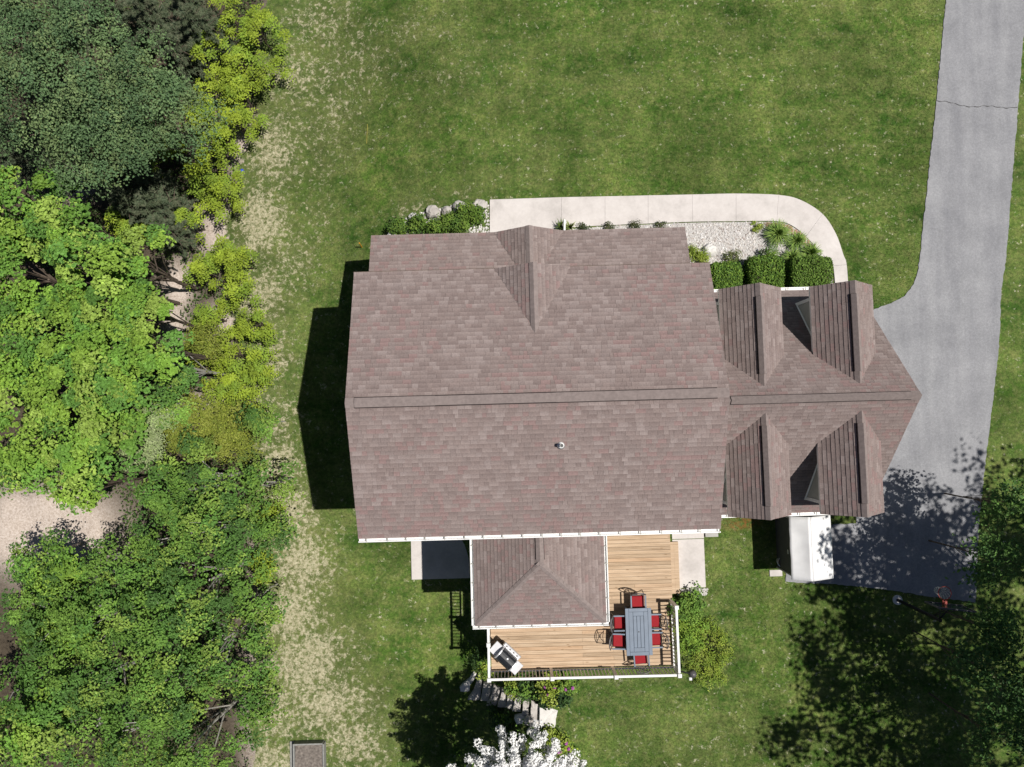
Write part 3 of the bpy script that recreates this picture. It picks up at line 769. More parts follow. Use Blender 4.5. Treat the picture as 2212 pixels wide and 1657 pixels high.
# ------------------------------------------------------------------ patio table and chairs
tab = empty('patio_table', 'slate blue rectangular metal patio table amid six red cushioned chairs', 'table', hw(4.585, -8.13, DZ), ROT)
TW, TL_, TZ = .985, 1.76, .73
def tbox(name, cx, cy, cz, dx, dy, dz, m='slate_metal', par=tab, bev=.004):
    return MB().box((cx, cy, cz), (dx, dy, dz), 0, bev).build(name, m, par)
bw = .13
for sx in (-1, 1): tbox('edge_board', sx * (TW / 2 - bw / 2), 0, TZ - .015, bw, TL_, .03)
for sy in (-1, 1): tbox('edge_board', 0, sy * (TL_ / 2 - bw / 2), TZ - .015, TW - 2 * bw - .012, bw, .03)
iw, il = TW - 2 * bw - .012, TL_ - 2 * bw - .012; b2 = .15
for sx in (-1, 1): tbox('inner_board', sx * (iw / 2 - b2 / 2), 0, TZ - .017, b2, il, .026)
for sy in (-1, 1): tbox('inner_board', 0, sy * (il / 2 - b2 / 2), TZ - .017, iw - 2 * b2 - .012, b2, .026)
cw = iw - 2 * b2 - .012; cl = il - 2 * b2 - .012
for i_ in (-1, 0, 1): tbox('slat', i_ * cw / 3, 0, TZ - .017, cw / 3 - .012, cl, .026)
MB().tube([(0, 0, TZ - .02), (0, 0, TZ + .004)], .026, 12).build('umbrella_hole', 'black_metal', tab)
MB().box((0, 0, TZ - .045), (TW - .06, TL_ - .06, .02)).build('apron', 'black_metal', tab)
for sx in (-1, 1):
    for sy in (-1, 1): tbox('leg', sx * .38, sy * .75, .34, .06, .06, .68)
def make_chair():
    c = empty('patio_chair', 'x', 'chair', (0, 0, 0), 0, 'patio chairs around the blue table')
    MB().box((0, 0, .455), (.47, .46, .07), 0, .025).build('cushion', 'seat_red', c)
    s = MB()
    s.tube([(-.26, .24, .41), (.26, .24, .41), (.26, -.25, .41), (-.26, -.25, .41), (-.26, .24, .41)], .016, 6); s.box((0, 0, .41), (.5, .47, .012)); s.build('seat_frame', 'bronze_metal', c)
    for sx in (-1, 1):
        MB().tube([(sx * .27, .25, .64), (sx * .275, .24, .4), (sx * .28, .27, .012)], [.016, .018, .015], 6).build('leg', 'bronze_metal', c)
        MB().tube([(sx * .26, -.26, .42), (sx * .265, -.34, .012)], .017, 6).build('leg', 'bronze_metal', c)
        MB().box((sx * .275, .0, .65), (.055, .56, .025), 0, .008).build('armrest', 'slate_metal', c)
    b = MB()
    def bk(x, t): return (x, -.26 - .13 * t - .05 * (1 - (x / .26) ** 2), .42 + .52 * t)
    b.tube([bk(-.26, 0), bk(-.26, .5), bk(-.25, .92), bk(-.14, 1.0), bk(0, 1.03), bk(.14, 1.0), bk(.25, .92), bk(.26, .5), bk(.26, 0)], .017, 6)
    b.tube([bk(-.25, .18), bk(0, .18), bk(.25, .18)], .011, 5); b.tube([bk(-.25, .84), bk(0, .86), bk(.25, .84)], .011, 5)
    for sg in (-1, 1):
        b.tube([bk(sg * -.2, .18), bk(sg * -.06, .42), bk(0, .5), bk(sg * .06, .6), bk(sg * .2, .84)], .011, 5)
        b.tube([bk(sg * .14, .18), bk(sg * .15, .5), bk(sg * .14, .84)], .009, 5)
    b.tube([bk(.07 * math.cos(a), .51 + .1 * math.sin(a)) for a in np.linspace(0, 2 * PI, 9)], .009, 5)
    b.build('backrest', 'bronze_metal', c)
    return c
ch0 = make_chair()
chairs = [(4.62, -7.08, PI, 'red cushioned chair at the end of the table nearest the house'),
          (4.66, -9.17, 0.05, 'red cushioned chair at the table end beside the front railing'),
          (3.93, -7.82, -PI / 2, 'red cushioned chair on the sunroom side of the table, closer to the house'),
          (3.86, -8.50, -PI / 2 - .06, 'red cushioned chair on the sunroom side of the table, nearer the grill end'),
          (5.20, -7.80, PI / 2, 'red cushioned chair between table and side railing, closer to the house'),
          (5.22, -8.48, PI / 2, 'red cushioned chair between table and side railing, nearer the deck corner')]
for i, (x, y, r, lb) in enumerate(chairs):
    if i == 0: ch0.location = hw(x, y, DZ); ch0.rotation_euler = (0, 0, r + ROT); ch0['label'] = lb
    else: copy_tree(ch0, hw(x, y, DZ), r + ROT, lb)

# ------------------------------------------------------------------ grill
gp = at(1092, 1424, 1.25)
gr_ = empty('gas_grill', 'stainless and black gas grill turned askew in the deck corner', 'grill', (gp[0], gp[1], DZ), math.radians(-43))
MB().box((0, .02, .44), (.70, .48, .72)).build('cabinet', 'black_metal', gr_)
l = MB(); n = 10; vs = []
for x in (-.33, .33):
    for i in range(n + 1):
        a = PI * i / n; vs.append((x, .02 + .27 * math.cos(a), .86 + .30 * math.sin(a) ** .8))
fs = [(i, i + 1, n + 2 + i, n + 1 + i) for i in range(n)] + [tuple(range(n + 1)), tuple(range(n + 1, 2 * n + 2))[::-1]]
l.add(vs, [f[::-1] for f in fs]).build('lid', 'grill_black', gr_)
for x in (-.345, .345):
    l = MB(); vs = []
    for dx in (-.018, .018):
        for i in range(n + 1):
            a = PI * i / n; vs.append((x + dx, .02 + .285 * math.cos(a), .85 + .325 * math.sin(a) ** .8))
    l.add(vs, [f[::-1] for f in fs]).build('lid_end', 'steel', gr_)
MB().tube([(-.3, .33, .98), (.3, .33, .98)], .015, 8).build('handle', 'steel', gr_)
for sx in (-1, 1): MB().box((sx * .52, .03, .88), (.31, .47, .04), 0, .01).build('side_shelf', 'steel', gr_)
MB().box((0, .36, .80), (.80, .15, .14), 0, .02).build('control_panel', 'steel', gr_)
for x in (-.26, -.09, .09, .26): MB().tube([(x, .36, .87), (x, .37, .905)], .026, 10).build('knob', 'black_metal', gr_)
MB().tube([(0, .11, 1.15), (0, .115, 1.185)], .028, 10).build('thermometer', 'steel', gr_)
for x in (-.3, .3):
    for y in (-.18, .2): MB().tube([(x - .02, y, .05), (x + .02, y, .05)], .05, 10).build('caster', 'black_metal', gr_)

# ------------------------------------------------------------------ lantern on a bracket beside the deck corner
lp = hw(6.02, -9.72, 0)
lam = empty('bracket_lamp', 'dark lamp with a pale end on a bracket arm at the deck corner', 'lamp', (lp[0], lp[1], 0))
e = at(1497, 1457, .75); d_ = (e[0] - lp[0], e[1] - lp[1])
MB().tube([(.03, -.03, .62), (d_[0] * .6, d_[1] * .6, .70), (d_[0], d_[1], .75)], .03, 8).build('arm', 'black_metal', lam)
MB().tube([(d_[0], d_[1], .55), (d_[0], d_[1], .62), (d_[0], d_[1], .78), (d_[0], d_[1], .84)], [.09, .16, .13, .04], 12).build('lamp_shade', 'bronze_metal', lam, True)
MB().box((d_[0] - .07, d_[1] - .2, .62), (.11, .11, .11), 0, .01).build('lamp_head', 'white_vinyl', lam)

# ------------------------------------------------------------------ storage shed beside the garage
shd = empty('storage_shed', 'small white-roofed storage shed standing against the rear of the garage', 'shed', hw(10.95, -5.0, 0.03), ROT)
sw, sl, ez, rz_, rx = .77, 1.16, 1.74, 2.12, -.14
m_ = MB(); m_.box((0.0, 0, .86), (1.30, 2.12, 1.72)); m_.build('wall', 'shed_wall', shd)
def shed_slope(x0, z0, x1, z1):
    nx_, ny_ = 8, 14; vs = []; 
    for j in range(ny_ + 1):
        for i in range(nx_ + 1):
            u_ = i / nx_; v_ = j / ny_; x_ = x0 + (x1 - x0) * u_; y_ = -sl + 2 * sl * v_
            sag = -.05 * math.sin(PI * u_) * math.sin(PI * v_) + .018 * mnoise.noise(Vector((x_ * 3, y_ * 2.2, z0)))
            edge_ = .012 * mnoise.noise(Vector((x_ * 2, y_ * 4, 5)))
            vs.append((x_ + (edge_ if i in (0, nx_) else 0), y_, z0 + (z1 - z0) * u_ + sag))
    n1 = len(vs); vs += [(a, b, c - .03) for a, b, c in vs]; fs = []
    W_ = nx_ + 1
    for j in range(ny_):
        for i in range(nx_):
            q = (j * W_ + i, j * W_ + i + 1, (j + 1) * W_ + i + 1, (j + 1) * W_ + i); fs += [q, tuple(n1 + t for t in q[::-1])]
    for i in range(nx_): fs += [(i + 1, i, n1 + i, n1 + i + 1), (ny_ * W_ + i, ny_ * W_ + i + 1, n1 + ny_ * W_ + i + 1, n1 + ny_ * W_ + i)]
    for j in range(ny_): fs += [(j * W_, (j + 1) * W_, n1 + (j + 1) * W_, n1 + j * W_), ((j + 1) * W_ + nx_, j * W_ + nx_, n1 + j * W_ + nx_, n1 + (j + 1) * W_ + nx_)]
    MB().add(vs, fs).build('roof_panel', 'shed_roof', shd, True)
shed_slope(-sw, ez, rx - .002, rz_); shed_slope(rx + .002, rz_, sw, ez + .02)
for sx in (-1, 1):
    for sy in (-1, 1): MB().box((sx * .66, sy * 1.07, .86), (.05, .05, 1.72)).build('corner_trim', 'foundation', shd)
MB().box((-.655, -.25, 1.2), (.02, .16, .05)).build('vent', 'white_vinyl', shd)
pp = at(1687, 1213, .2)
pot = empty('flower_pot', 'round grey pot in the dark shade beside the shed', 'pot', (pp[0], pp[1], 0.02))
MB().tube([(0, 0, 0), (0, 0, .3), (0, 0, .33)], [.13, .19, .2], 16).build('body', 'steel', pot, True)
MB().tube([(0, 0, .331), (0, 0, .336)], .165, 16).build('fill', 'soil', pot)
b_ = at(1676, 1238, .03); tag(MB().box((b_[0], b_[1], .02), (.5, .25, .06), ROT, .01).build('paving_block', 'concrete'), 'pale concrete block lying at the shed corner on the lawn', 'block')

# ------------------------------------------------------------------ basketball hoop
hb = at(1938, 1295.7, 0)
hp = empty('basketball_hoop', 'basketball hoop with red rim and clear backboard at the drive edge', 'basketball hoop', (hb[0], hb[1], 0))
def loc(px, py, z): q = at(px, py, z); return (q[0] - hb[0], q[1] - hb[1], z)
MB().tube([(0, 0, -.05), (0, 0, .05)], .19, 20).build('footing', 'pale_stone', hp)
MB().tube([(0, 0, .03), (-.01, -.01, 2.85)], .065, 10).build('pole', 'black_metal', hp)
bl = np.array((14.60 - hb[0], -6.405)); br = np.array((15.87 - hb[0], -6.545)); bl[1] -= hb[1]; br[1] -= hb[1]
bc = (bl + br) / 2; ba = math.atan2(*(br - bl)[::-1]); bL = np.linalg.norm(br - bl)
board = MB().box((bc[0], bc[1], 3.3), (bL - .04, .012, .78), ba).build('backboard', 'clear_sheet', hp)
fr = MB()
for z in (2.9, 3.7): fr.box((bc[0], bc[1], z), (bL, .05, .05), ba)
for q in (bl, br): fr.box((q[0], q[1], 3.3), (.05, .05, .8), ba)
fr.build('board_frame', 'bronze_metal', hp)
arm = MB()
for s in (-.2, .2):
    d = (br - bl) / bL
    arm.tube([(0, 0, 2.75), (bc[0] + d[0] * s, bc[1] + d[1] * s - .03, 3.05)], .028, 6); arm.tube([(0, 0, 2.3), (bc[0] + d[0] * s, bc[1] + d[1] * s - .03, 3.5)], .02, 6)
arm.build('arm', 'black_metal', hp)
rc = loc(2040.7, 1281.4, 3.05)
ring = [(rc[0] + .23 * math.cos(a), rc[1] + .23 * math.sin(a), 3.05) for a in np.linspace(0, 2 * PI, 25)]
MB().tube(ring, .014, 6, False).build('rim', 'rim_red', hp)
MB().box((rc[0], (rc[1] - .23 + bc[1]) / 2 + .01, 3.04), (.16, abs(rc[1] - .23 - bc[1]), .03)).build('rim_bracket', 'rim_red', hp)
nt = MB()
for i in range(12):
    a = 2 * PI * i / 12
    for s in (-1, 1):
        a2 = a + s * .52; a3 = a
        nt.tube([(rc[0] + .225 * math.cos(a), rc[1] + .225 * math.sin(a), 3.04), (rc[0] + .17 * math.cos(a2), rc[1] + .17 * math.sin(a2), 2.85), (rc[0] + .13 * math.cos(a3), rc[1] + .13 * math.sin(a3), 2.64)], .005, 4)
nt.build('net', 'net_white', hp)

# ------------------------------------------------------------------ stone stairs, boulders, box, markers
def rock(name, poly, z0, z1, m, parent=None, top_noise=.02):
    poly = wobble(poly, .12, .02); c = np.mean(np.array(poly), 0); n = len(poly)
    ar = sum(poly[i][0] * poly[(i + 1) % n][1] - poly[(i + 1) % n][0] * poly[i][1] for i in range(n))
    if ar < 0: poly = poly[::-1]
    vs = []; fs = []
    for z, k_ in ((z0, 1.0), (z1 - .05, 1.02), (z1, .95)):
        for p in poly: q = c + (np.array(p) - c) * k_; vs.append((q[0], q[1], z + (random.uniform(-1, 1) * top_noise if z == z1 else 0)))
    vs.append((c[0], c[1], z1 + top_noise * .6))
    for L in (0, n):
        for i in range(n): fs.append((L + i, L + (i + 1) % n, L + n + (i + 1) % n, L + n + i))
    for i in range(n): fs.append((2 * n + i, 2 * n + (i + 1) % n, 3 * n))
    return MB().add(vs, fs).build(name, m, parent)
def zc(x, y): return ((1350 + x / 3.935) / 1.3888, (1880 + y / 3.935) / 1.3888)
stairs = empty('stone_staircase', 'curved flight of natural stone steps going down past the deck corner', 'stairs', (0, 0, 0))
ST_ = [[(280, 535), (318, 560), (245, 690), (228, 768), (130, 768), (118, 722), (150, 680), (230, 610)],
       [(340, 565), (390, 600), (372, 740), (345, 870), (212, 870), (275, 760)],
       [(400, 660), (505, 680), (503, 740), (450, 880), (360, 880), (385, 760)],
       [(515, 695), (605, 720), (592, 790), (545, 930), (430, 940), (490, 810)],
       [(610, 725), (705, 740), (672, 830), (660, 960), (555, 950), (600, 820)],
       [(705, 745), (790, 765), (755, 860), (752, 985), (668, 960), (680, 830)],
       [(793, 780), (855, 805), (838, 900), (838, 1010), (735, 1000), (765, 880)],
       [(865, 815), (948, 850), (932, 950), (938, 1055), (850, 1045), (860, 920)],
       [(955, 865), (1058, 925), (1042, 1010), (1032, 1120), (945, 1105), (955, 980)],
       [(1062, 932), (1165, 960), (1275, 985), (1255, 1100), (1235, 1200), (1130, 1190), (1048, 1140)]]
for i, q in enumerate(ST_):
    z = -2.2 + i * .2
    rock('step', [at(*zc(*p), z)[:2] for p in q], z - .5, z, 'pale_stone' if i in (0, 9) else 'stone', stairs)
def boulder(px, py, r, label, m='stone', zup=.0, sq=.7, group=None):
    g = atg(px, py, zup); n, k_ = 12, 7; vs = []; fs = []
    sx, sy = random.uniform(.85, 1.2), random.uniform(.75, 1.05); a0 = random.uniform(0, 6); off = random.uniform(0, 50)
    for j in range(k_):
        ph = -.6 + (PI / 2 + .6) * j / (k_ - 1)
        for i in range(n):
            th = 2 * PI * i / n + a0
            d = Vector((math.cos(th) * math.cos(ph) * sx, math.sin(th) * math.cos(ph) * sy, math.sin(ph) * sq))
            d = d * r * (1 + .28 * mnoise.noise(d * 1.8 + Vector((off, 0, 0))) + .1 * mnoise.noise(d * 5 + Vector((off, 3, 0))))
            vs.append((g[0] + d.x, g[1] + d.y, g[2] + d.z))
    for j in range(k_ - 1):
        for i in range(n): fs.append((j * n + i, j * n + (i + 1) % n, (j + 1) * n + (i + 1) % n, (j + 1) * n + i))
    return tag(MB().add(vs, fs).build('boulder', m), label, 'boulder', group)
boulder(1126, 1552, .25, 'white boulder at the lower left of the stair foot trio', 'pale_stone', .1)
boulder(1143, 1555, .24, 'tan rounded boulder in the middle of the stair foot trio', 'stone', .1)
boulder(1156, 1564, .17, 'smallest boulder of the stair foot trio, by the big white slab', 'pale_stone', .1)
boulder(1150, 1580, .2, 'low pale boulder among flowers below the stair foot trio', 'pale_stone', .05)
boulder(1532, 542, .36, 'pale boulder lying in the white gravel bed', 'pale_stone', .05)
for px, py, r, lb in ((1037, 444, 0.30, 'grey boulder at the bed corner touching the walk'), (993, 450, 0.32, 'long grey boulder edging the left bed, second from the walk'),
                      (966, 456, 0.26, 'pale boulder edging the left bed between two grey ones'), (935, 458, 0.30, 'rough grey boulder edging the middle of the left bed'),
                      (893, 469, 0.20, 'small white boulder edging the far end of the left bed'), (849, 509, 0.22, 'white boulder at the house corner end of the left bed')):
    boulder(px, py, r, lb, 'stone' if 'grey' in lb else 'pale_stone', .1)
bx = empty('planter_box', 'open weathered box of brown soil at the bottom edge of the lawn', 'planter', (0, 0, 0))
q0 = atg(636, 1607, .3); q1 = atg(700, 1600, .3); L_ = q1[0] - q0[0]; zb = q0[2] - .3
cx_, cy_ = (q0[0] + q1[0]) / 2, q0[1] - .85
for sx in (-1, 1): MB().box((cx_ + sx * L_ / 2, cy_, zb + .17), (.06, 1.72, .36), .03).build('side_board', 'weathered_wood', bx)
for sy in (-1, 1): MB().box((cx_ - sy * .025, cy_ + sy * .85, zb + .17), (L_ - .07, .06, .36), .03).build('end_board', 'weathered_wood', bx)
MB().box((cx_ - L_ / 2 - .14, cy_, zb + .03), (.2, 1.7, .08), .03).build('foot_board', 'weathered_wood', bx)
m_ = MB(); vs = []; fs = []
for j in range(15):
    for i in range(11): vs.append((cx_ + (i / 10 - .5) * (L_ - .07), cy_ + (j / 14 - .5) * 1.64, zb + .26 + random.uniform(-.02, .02)))
for j in range(14):
    for i in range(10): fs.append((j * 11 + i, j * 11 + i + 1, j * 11 + i + 12, j * 11 + i + 11))
m_.add(vs, fs).build('soil', 'planter_soil', bx)
g_ = atg(782, 534); stk = empty('marker_stake', 'thin orange marker stake standing in the lawn beside the house', 'stake', g_)
MB().tube([(0, 0, 0), (.02, .02, .62)], .022, 6).build('rod', 'orange_plastic', stk)
g_ = atg(794, 290); stk = empty('yellow_rod', 'thin yellow rod lying on the upper lawn', 'rod', g_)
MB().tube([(0, .42, .04), (-.03, -.42, .04)], .011, 6).build('rod', 'faded_yellow', stk)
g_ = atg(524.5, 370); bb = empty('toy_ball', 'tiny blue ball on dry grass at the edge of the wood', 'ball', g_)
m_ = MB(); vs = []; fs = []
for j in range(7):
    ph = -PI / 2 + PI * j / 6
    for i in range(10): th = 2 * PI * i / 10; vs.append((.08 * math.cos(ph) * math.cos(th), .08 * math.cos(ph) * math.sin(th), .08 + .08 * math.sin(ph)))
for j in range(6):
    for i in range(10): fs.append((j * 10 + i, j * 10 + (i + 1) % 10, j * 10 + 10 + (i + 1) % 10, j * 10 + 10 + i))
m_.add(vs, fs).build('ball', 'blue_plastic', bb, True)

# ------------------------------------------------------------------ foliage
def unit(v): return v / (np.linalg.norm(v, axis=-1, keepdims=True) + 1e-9)
def leaf_mesh(name, pts, nrm, size, col, parent, aspect=.62, m='leaf', fold=.18, droop=None):
    n = len(pts); nrm = unit(nrm)
    t = unit(np.cross(nrm, RNG.normal(size=(n, 3)))) if droop is None else unit(droop + RNG.normal(size=(n, 3)) * .35)
    t = unit(t - nrm * (t * nrm).sum(1, keepdims=True)); b = np.cross(nrm, t)
    s = size[:, None]
    V = np.stack([pts - t * s * .5, pts + b * s * aspect * .5 + nrm * s * fold, pts + t * s * .55, pts - b * s * aspect * .5 + nrm * s * fold], 1).reshape(-1, 3)
    i = np.arange(n)[:, None] * 4
    T = np.concatenate([i + np.array([[0, 2, 1]]), i + np.array([[0, 3, 2]])], 0)
    return np_mesh(name, V, T, m, parent, np.repeat(np.clip(col, 0, 1), 4, 0))
def crown(R, n_cl, n_leaf, cr, pal, ls, squash=.45, low=-.25, shell=(.55, 1.0), tip=.5, cvar=.22):
    """leaf clumps through an ellipsoid; returns points, normals, sizes, colours"""
    d = RNG.normal(size=(n_cl * 3, 3)); d = unit(d); d = d[d[:, 2] > low][:n_cl]; n_cl = len(d)
    rad = RNG.uniform(shell[0], shell[1], (n_cl, 1))
    wob = 1 + .16 * np.sin(3 * np.arctan2(d[:, 1], d[:, 0]) + RNG.uniform(0, 6))[:, None] + RNG.normal(size=(n_cl, 1)) * .06
    c = d * rad * np.array(R) * wob
    cid = np.repeat(np.arange(n_cl), n_leaf); n = len(cid)
    crs = cr * RNG.uniform(.6, 1.35, n_cl)
    ph = RNG.uniform(0, 2 * PI, n); lob = 1 + .3 * np.sin(ph * 3 + cid * 1.7) + .2 * np.sin(ph * 5 + cid * 2.9)
    rr = np.sqrt(RNG.uniform(0, 1, n)) * lob
    o = np.stack([rr * np.cos(ph), rr * np.sin(ph), RNG.normal(size=n) * .5 * squash], 1); o[:, 2] -= .42 * rr ** 2
    p = c[cid] + o * crs[cid][:, None]
    nr = np.stack([o[:, 0] * .75, o[:, 1] * .75, np.full(n, .9)], 1) + d[cid] * .3 + RNG.normal(size=(n, 3)) * .48
    pal = np.array(pal); pc = pal[RNG.integers(0, len(pal), n_cl)] * (1 + RNG.normal(size=(n_cl, 1)) * cvar * .5)
    col = pc[cid] * (1 + RNG.normal(size=(n, 1)) * cvar * .7)
    return p, nr, RNG.uniform(.7, 1.3, n) * ls, col, c
def limbs(h, tips, r0, parent, m='bark', name='trunk', k=14, base=(0, 0)):
    b = MB(); top = Vector((0, 0, h * .75))
    b.tube([(base[0], base[1], -.2), (base[0] * .6 + random.uniform(-.08, .08), base[1] * .6 + random.uniform(-.08, .08), h * .35), top], [r0, r0 * .75, r0 * .45], 7)
    for c in random.sample(list(tips), min(k, len(tips))):
        s = Vector((0, 0, h * random.uniform(.3, .72))); e = Vector(c); md = (s + e) / 2 + Vector((random.uniform(-.2, .2), random.uniform(-.2, .2), random.uniform(-.05, .25)))
        b.tube([s, md, e], [r0 * .38, r0 * .25, r0 * .07], 5)
    return b.build(name, m, parent)
G = {
 'maple': dict(pal=[(.195, .345, .050), (.150, .295, .048), (.235, .375, .055), (.120, .250, .048), (.275, .395, .075)], ls=.115, up=5.6, rz=1.25, cl=5.6, lf=185, cr=.44, sq=.3, zv=1.3, low=.05, shell=(.75, 1.08), asp=.85),
 'ash': dict(pal=[(.130, .250, .046), (.100, .208, .043), (.165, .290, .052), (.220, .330, .062), (.085, .175, .042)], ls=.105, up=4.6, rz=1.3, cl=5.4, lf=140, cr=.44, sq=.4, zv=1.1, low=.0, shell=(.7, 1.08), asp=.7),
 'oak': dict(pal=[(.115, .190, .080), (.138, .215, .090), (.092, .160, .070), (.170, .240, .098)], ls=.09, up=5.8, rz=.7, cl=11, lf=150, cr=.5, sq=.5, zv=.4, low=.0, shell=(.7, 1.08), asp=.7),
 'olive': dict(pal=[(.22, .26, .040), (.185, .235, .038), (.25, .28, .055)], ls=.085, up=2.4, rz=.5, cl=22, lf=60, cr=.4, sq=.5, zv=.3),
 'pale': dict(pal=[(.33, .39, .20), (.28, .36, .15)], ls=.09, up=3.4, rz=.5, cl=20, lf=60, cr=.35, sq=.4, zv=.3),
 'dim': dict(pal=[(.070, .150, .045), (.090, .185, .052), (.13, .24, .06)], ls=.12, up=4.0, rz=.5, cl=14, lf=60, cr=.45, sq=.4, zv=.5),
}
def leafy(kind, name, px, py, rP, label, cat='tree', stretch=1.0, up=None, dens=1.0, group=None, bark=None):
    g = G[kind]; upz = (up if up is not None else g['up']) + random.uniform(-1, 1) * g['zv']
    w = atg(px, py); z = w[2] + upz
    for _ in range(4):
        c = at(px, py, z); z = float(gz(c[0], c[1])) + upz
    r = rP * mpp(z) * {'ash': .88, 'maple': .92}.get(kind, 1.0); R = (r * stretch, r / stretch ** .5, max(.5, r * g['rz']))
    gzv = float(gz(c[0], c[1]))
    t = empty(name, label, cat, (c[0], c[1], gzv), 0, group)
    ncl = int(g['cl'] * dens * max(1, (r * r) / (g['cr'] ** 2 * 2.2)) ** .95)
    ncl = max(9, ncl)
    if kind == 'ash' and px > 470: upz = 2.9
    if px < 110 and 1150 < py < 1420: upz = 3.2
    p, nr, s, col, tips = crown(R, ncl, g['lf'], g['cr'], g['pal'], g['ls'], g['sq'], g.get('low', -.25), g.get('shell', (.55, 1.0)))
    off = np.array([0, 0, upz - .25 * R[2]])
    leaf_mesh('crown', p + off, nr, s, col, t, g.get('asp', .62))
    limbs(upz, tips + off, (.05 + .03 * r) * (.45 if px > 470 else 1), t, bark or ('pale_bark' if kind == 'ash' else 'bark'), k=7 if kind == 'ash' else 14)
    return t
def sumac(px, py, rP, label, pal=((.27, .36, .035), (.30, .39, .04), (.235, .325, .035), (.22, .33, .04)), up=1.9, group=None):
    w = atg(px, py); z = w[2] + up; c = at(px, py, z); r = rP * mpp(z); gzv = float(gz(c[0], c[1]))
    t = empty('sumac_shrub', label, 'shrub', (c[0], c[1], gzv), 0, group)
    nro = int(max(12, r * r * 17)); pts = []; nrm = []; siz = []; col = []; drp = []; tips = []
    pal = np.array(pal)
    for _ in range(nro):
        a = random.uniform(0, 2 * PI); q = r * math.sqrt(random.random()) * (.8 + .3 * math.sin(3 * a + px)); 
        ce = np.array([q * math.cos(a), q * math.sin(a), up * (1.08 - .5 * (q / r) ** 2) + random.uniform(-.55, .25)]); tips.append(tuple(ce - np.array([0, 0, .05])))
        pc = pal[random.randrange(len(pal))] * random.uniform(.82, 1.12); nf = random.randint(4, 7); a0 = random.uniform(0, 6)
        for f in range(nf):
            fa = a0 + 2 * PI * f / nf + random.uniform(-.2, .2); L = random.uniform(.20, .46); el = random.uniform(-.1, .6); pf = pc * random.uniform(.8, 1.15)
            dr = np.array([math.cos(fa), math.sin(fa), 0]); sd = np.array([-dr[1], dr[0], 0])
            for k_ in range(5):
                u_ = (k_ + .8) / 5; pos = ce + dr * L * u_ + np.array([0, 0, L * (el * u_ - .75 * u_ * u_)])
                for s_ in ((-1, 1) if k_ < 4 else (0,)):
                    pts.append(pos + sd * s_ * .055 + np.array([0, 0, random.uniform(-.03, .03)])); nrm.append(np.array([dr[0] * .5 * u_, dr[1] * .5 * u_, 1]) + np.random.default_rng(len(pts)).normal(size=3) * .3)
                    siz.append(.14 * (1 - .35 * abs(u_ - .45))); col.append(pf * random.uniform(.88, 1.1)); drp.append(sd * s_ + dr * .55)
    leaf_mesh('crown', np.array(pts), np.array(nrm), np.array(siz), np.array(col), t, .5, droop=np.array(drp), fold=.08)
    limbs(up * .9, tips, .035, t, 'bark', k=12)
    return t
def pine(px, py, rP, label, h=3.6, pal=((.110, .145, .080), (.135, .165, .095), (.095, .130, .078), (.165, .180, .115))):
    w = atg(px, py); c = at(px, py, w[2] + h * .55); r = rP * mpp(c[2]); gzv = float(gz(c[0], c[1]))
    t = empty('pine_tree', label, 'tree', (c[0], c[1], gzv)); V = []; T = []; C = []; pal = np.array(pal); tips = []
    nb = int(26 + r * 14)
    for b in range(nb):
        u = b / nb; z0 = h * (.25 + .72 * u); L = r * (1.05 - .85 * u) * random.uniform(.7, 1.1); a = b * 2.4 + random.uniform(-.3, .3)
        d = np.array([math.cos(a), math.sin(a), .12 + .35 * u]); tips.append(tuple(np.array([0, 0, z0]) + d * L))
        for k_ in range(int(10 + L * 22)):
            v = random.uniform(.2, 1.0); sdir = np.array([-d[1], d[0], 0]) * random.uniform(-.32, .32) * L * (1.1 - v)
            ce = np.array([0, 0, z0]) + d * L * v + sdir + np.array([0, 0, -.12 * v * v * L]); pc = pal[random.randrange(len(pal))] * random.uniform(.8, 1.15)
            for q in range(12):
                nd = d * .9 + np.random.default_rng(b * 997 + k_ * 31 + q).normal(size=3) * .55; nd = nd / np.linalg.norm(nd); ln = random.uniform(.10, .19)
                sd = np.cross(nd, (0, 0, 1)); sd = sd / (np.linalg.norm(sd) + 1e-6) * .011; i = len(V)
                V += [ce - sd, ce + sd, ce + nd * ln]; T.append((i, i + 1, i + 2)); C += [pc, pc, pc * 1.1]
    np_mesh('crown', np.array(V), np.array(T), 'leaf', t, np.array(C))
    limbs(h, tips, .06, t, 'bark', k=26)
    return t

for a in [(150, 190, 175, 'broad dark blue-green tree filling the upper left of the wood'), (310, 230, 125, 'dark blue-green tree bordering the yellow sumacs in the upper wood'),
          (40, 90, 90, 'dark green tree on the left edge near the top'), (15, 10, 60, 'dark green tree squeezed into the top left corner'), (200, 310, 105, 'dark green tree above the small dry gap in the upper wood')]:
    leafy('oak', 'oak_tree', *a)
for a in [(330, 40, 75, 'grey-green pine at the top edge of the wood'), (435, 70, 70, 'brownish pine beside the top sumacs'), (240, 25, 60, 'grey pine at the top edge, left of the brownish one'),
          (45, 345, 75, 'grey pine on the left edge above the bright maples'), (120, 375, 45, 'small grey pine beside the dry gap at the left'), (255, 395, 75, 'blue-green pine with long curved needles right of the dry gap'),
          (350, 455, 75, 'grey pine south of the curved-needle pine'), (330, 390, 40, 'little pine squeezed between two sumacs'), (375, 500, 50, 'small pine at the rim of the maple canopy'), (150, 22, 60, 'grey-green pine at the top edge behind the dark corner tree'), (385, 115, 62, 'brown-grey pine between the dark oak and the top sumacs'), (415, 20, 50, 'pine at the top edge touching the first sumacs'), (20, 280, 55, 'grey pine on the left edge beside the dark oak'), (290, 445, 50, 'blue-grey pine just below the curved-needle pine')]:
    pine(*a)
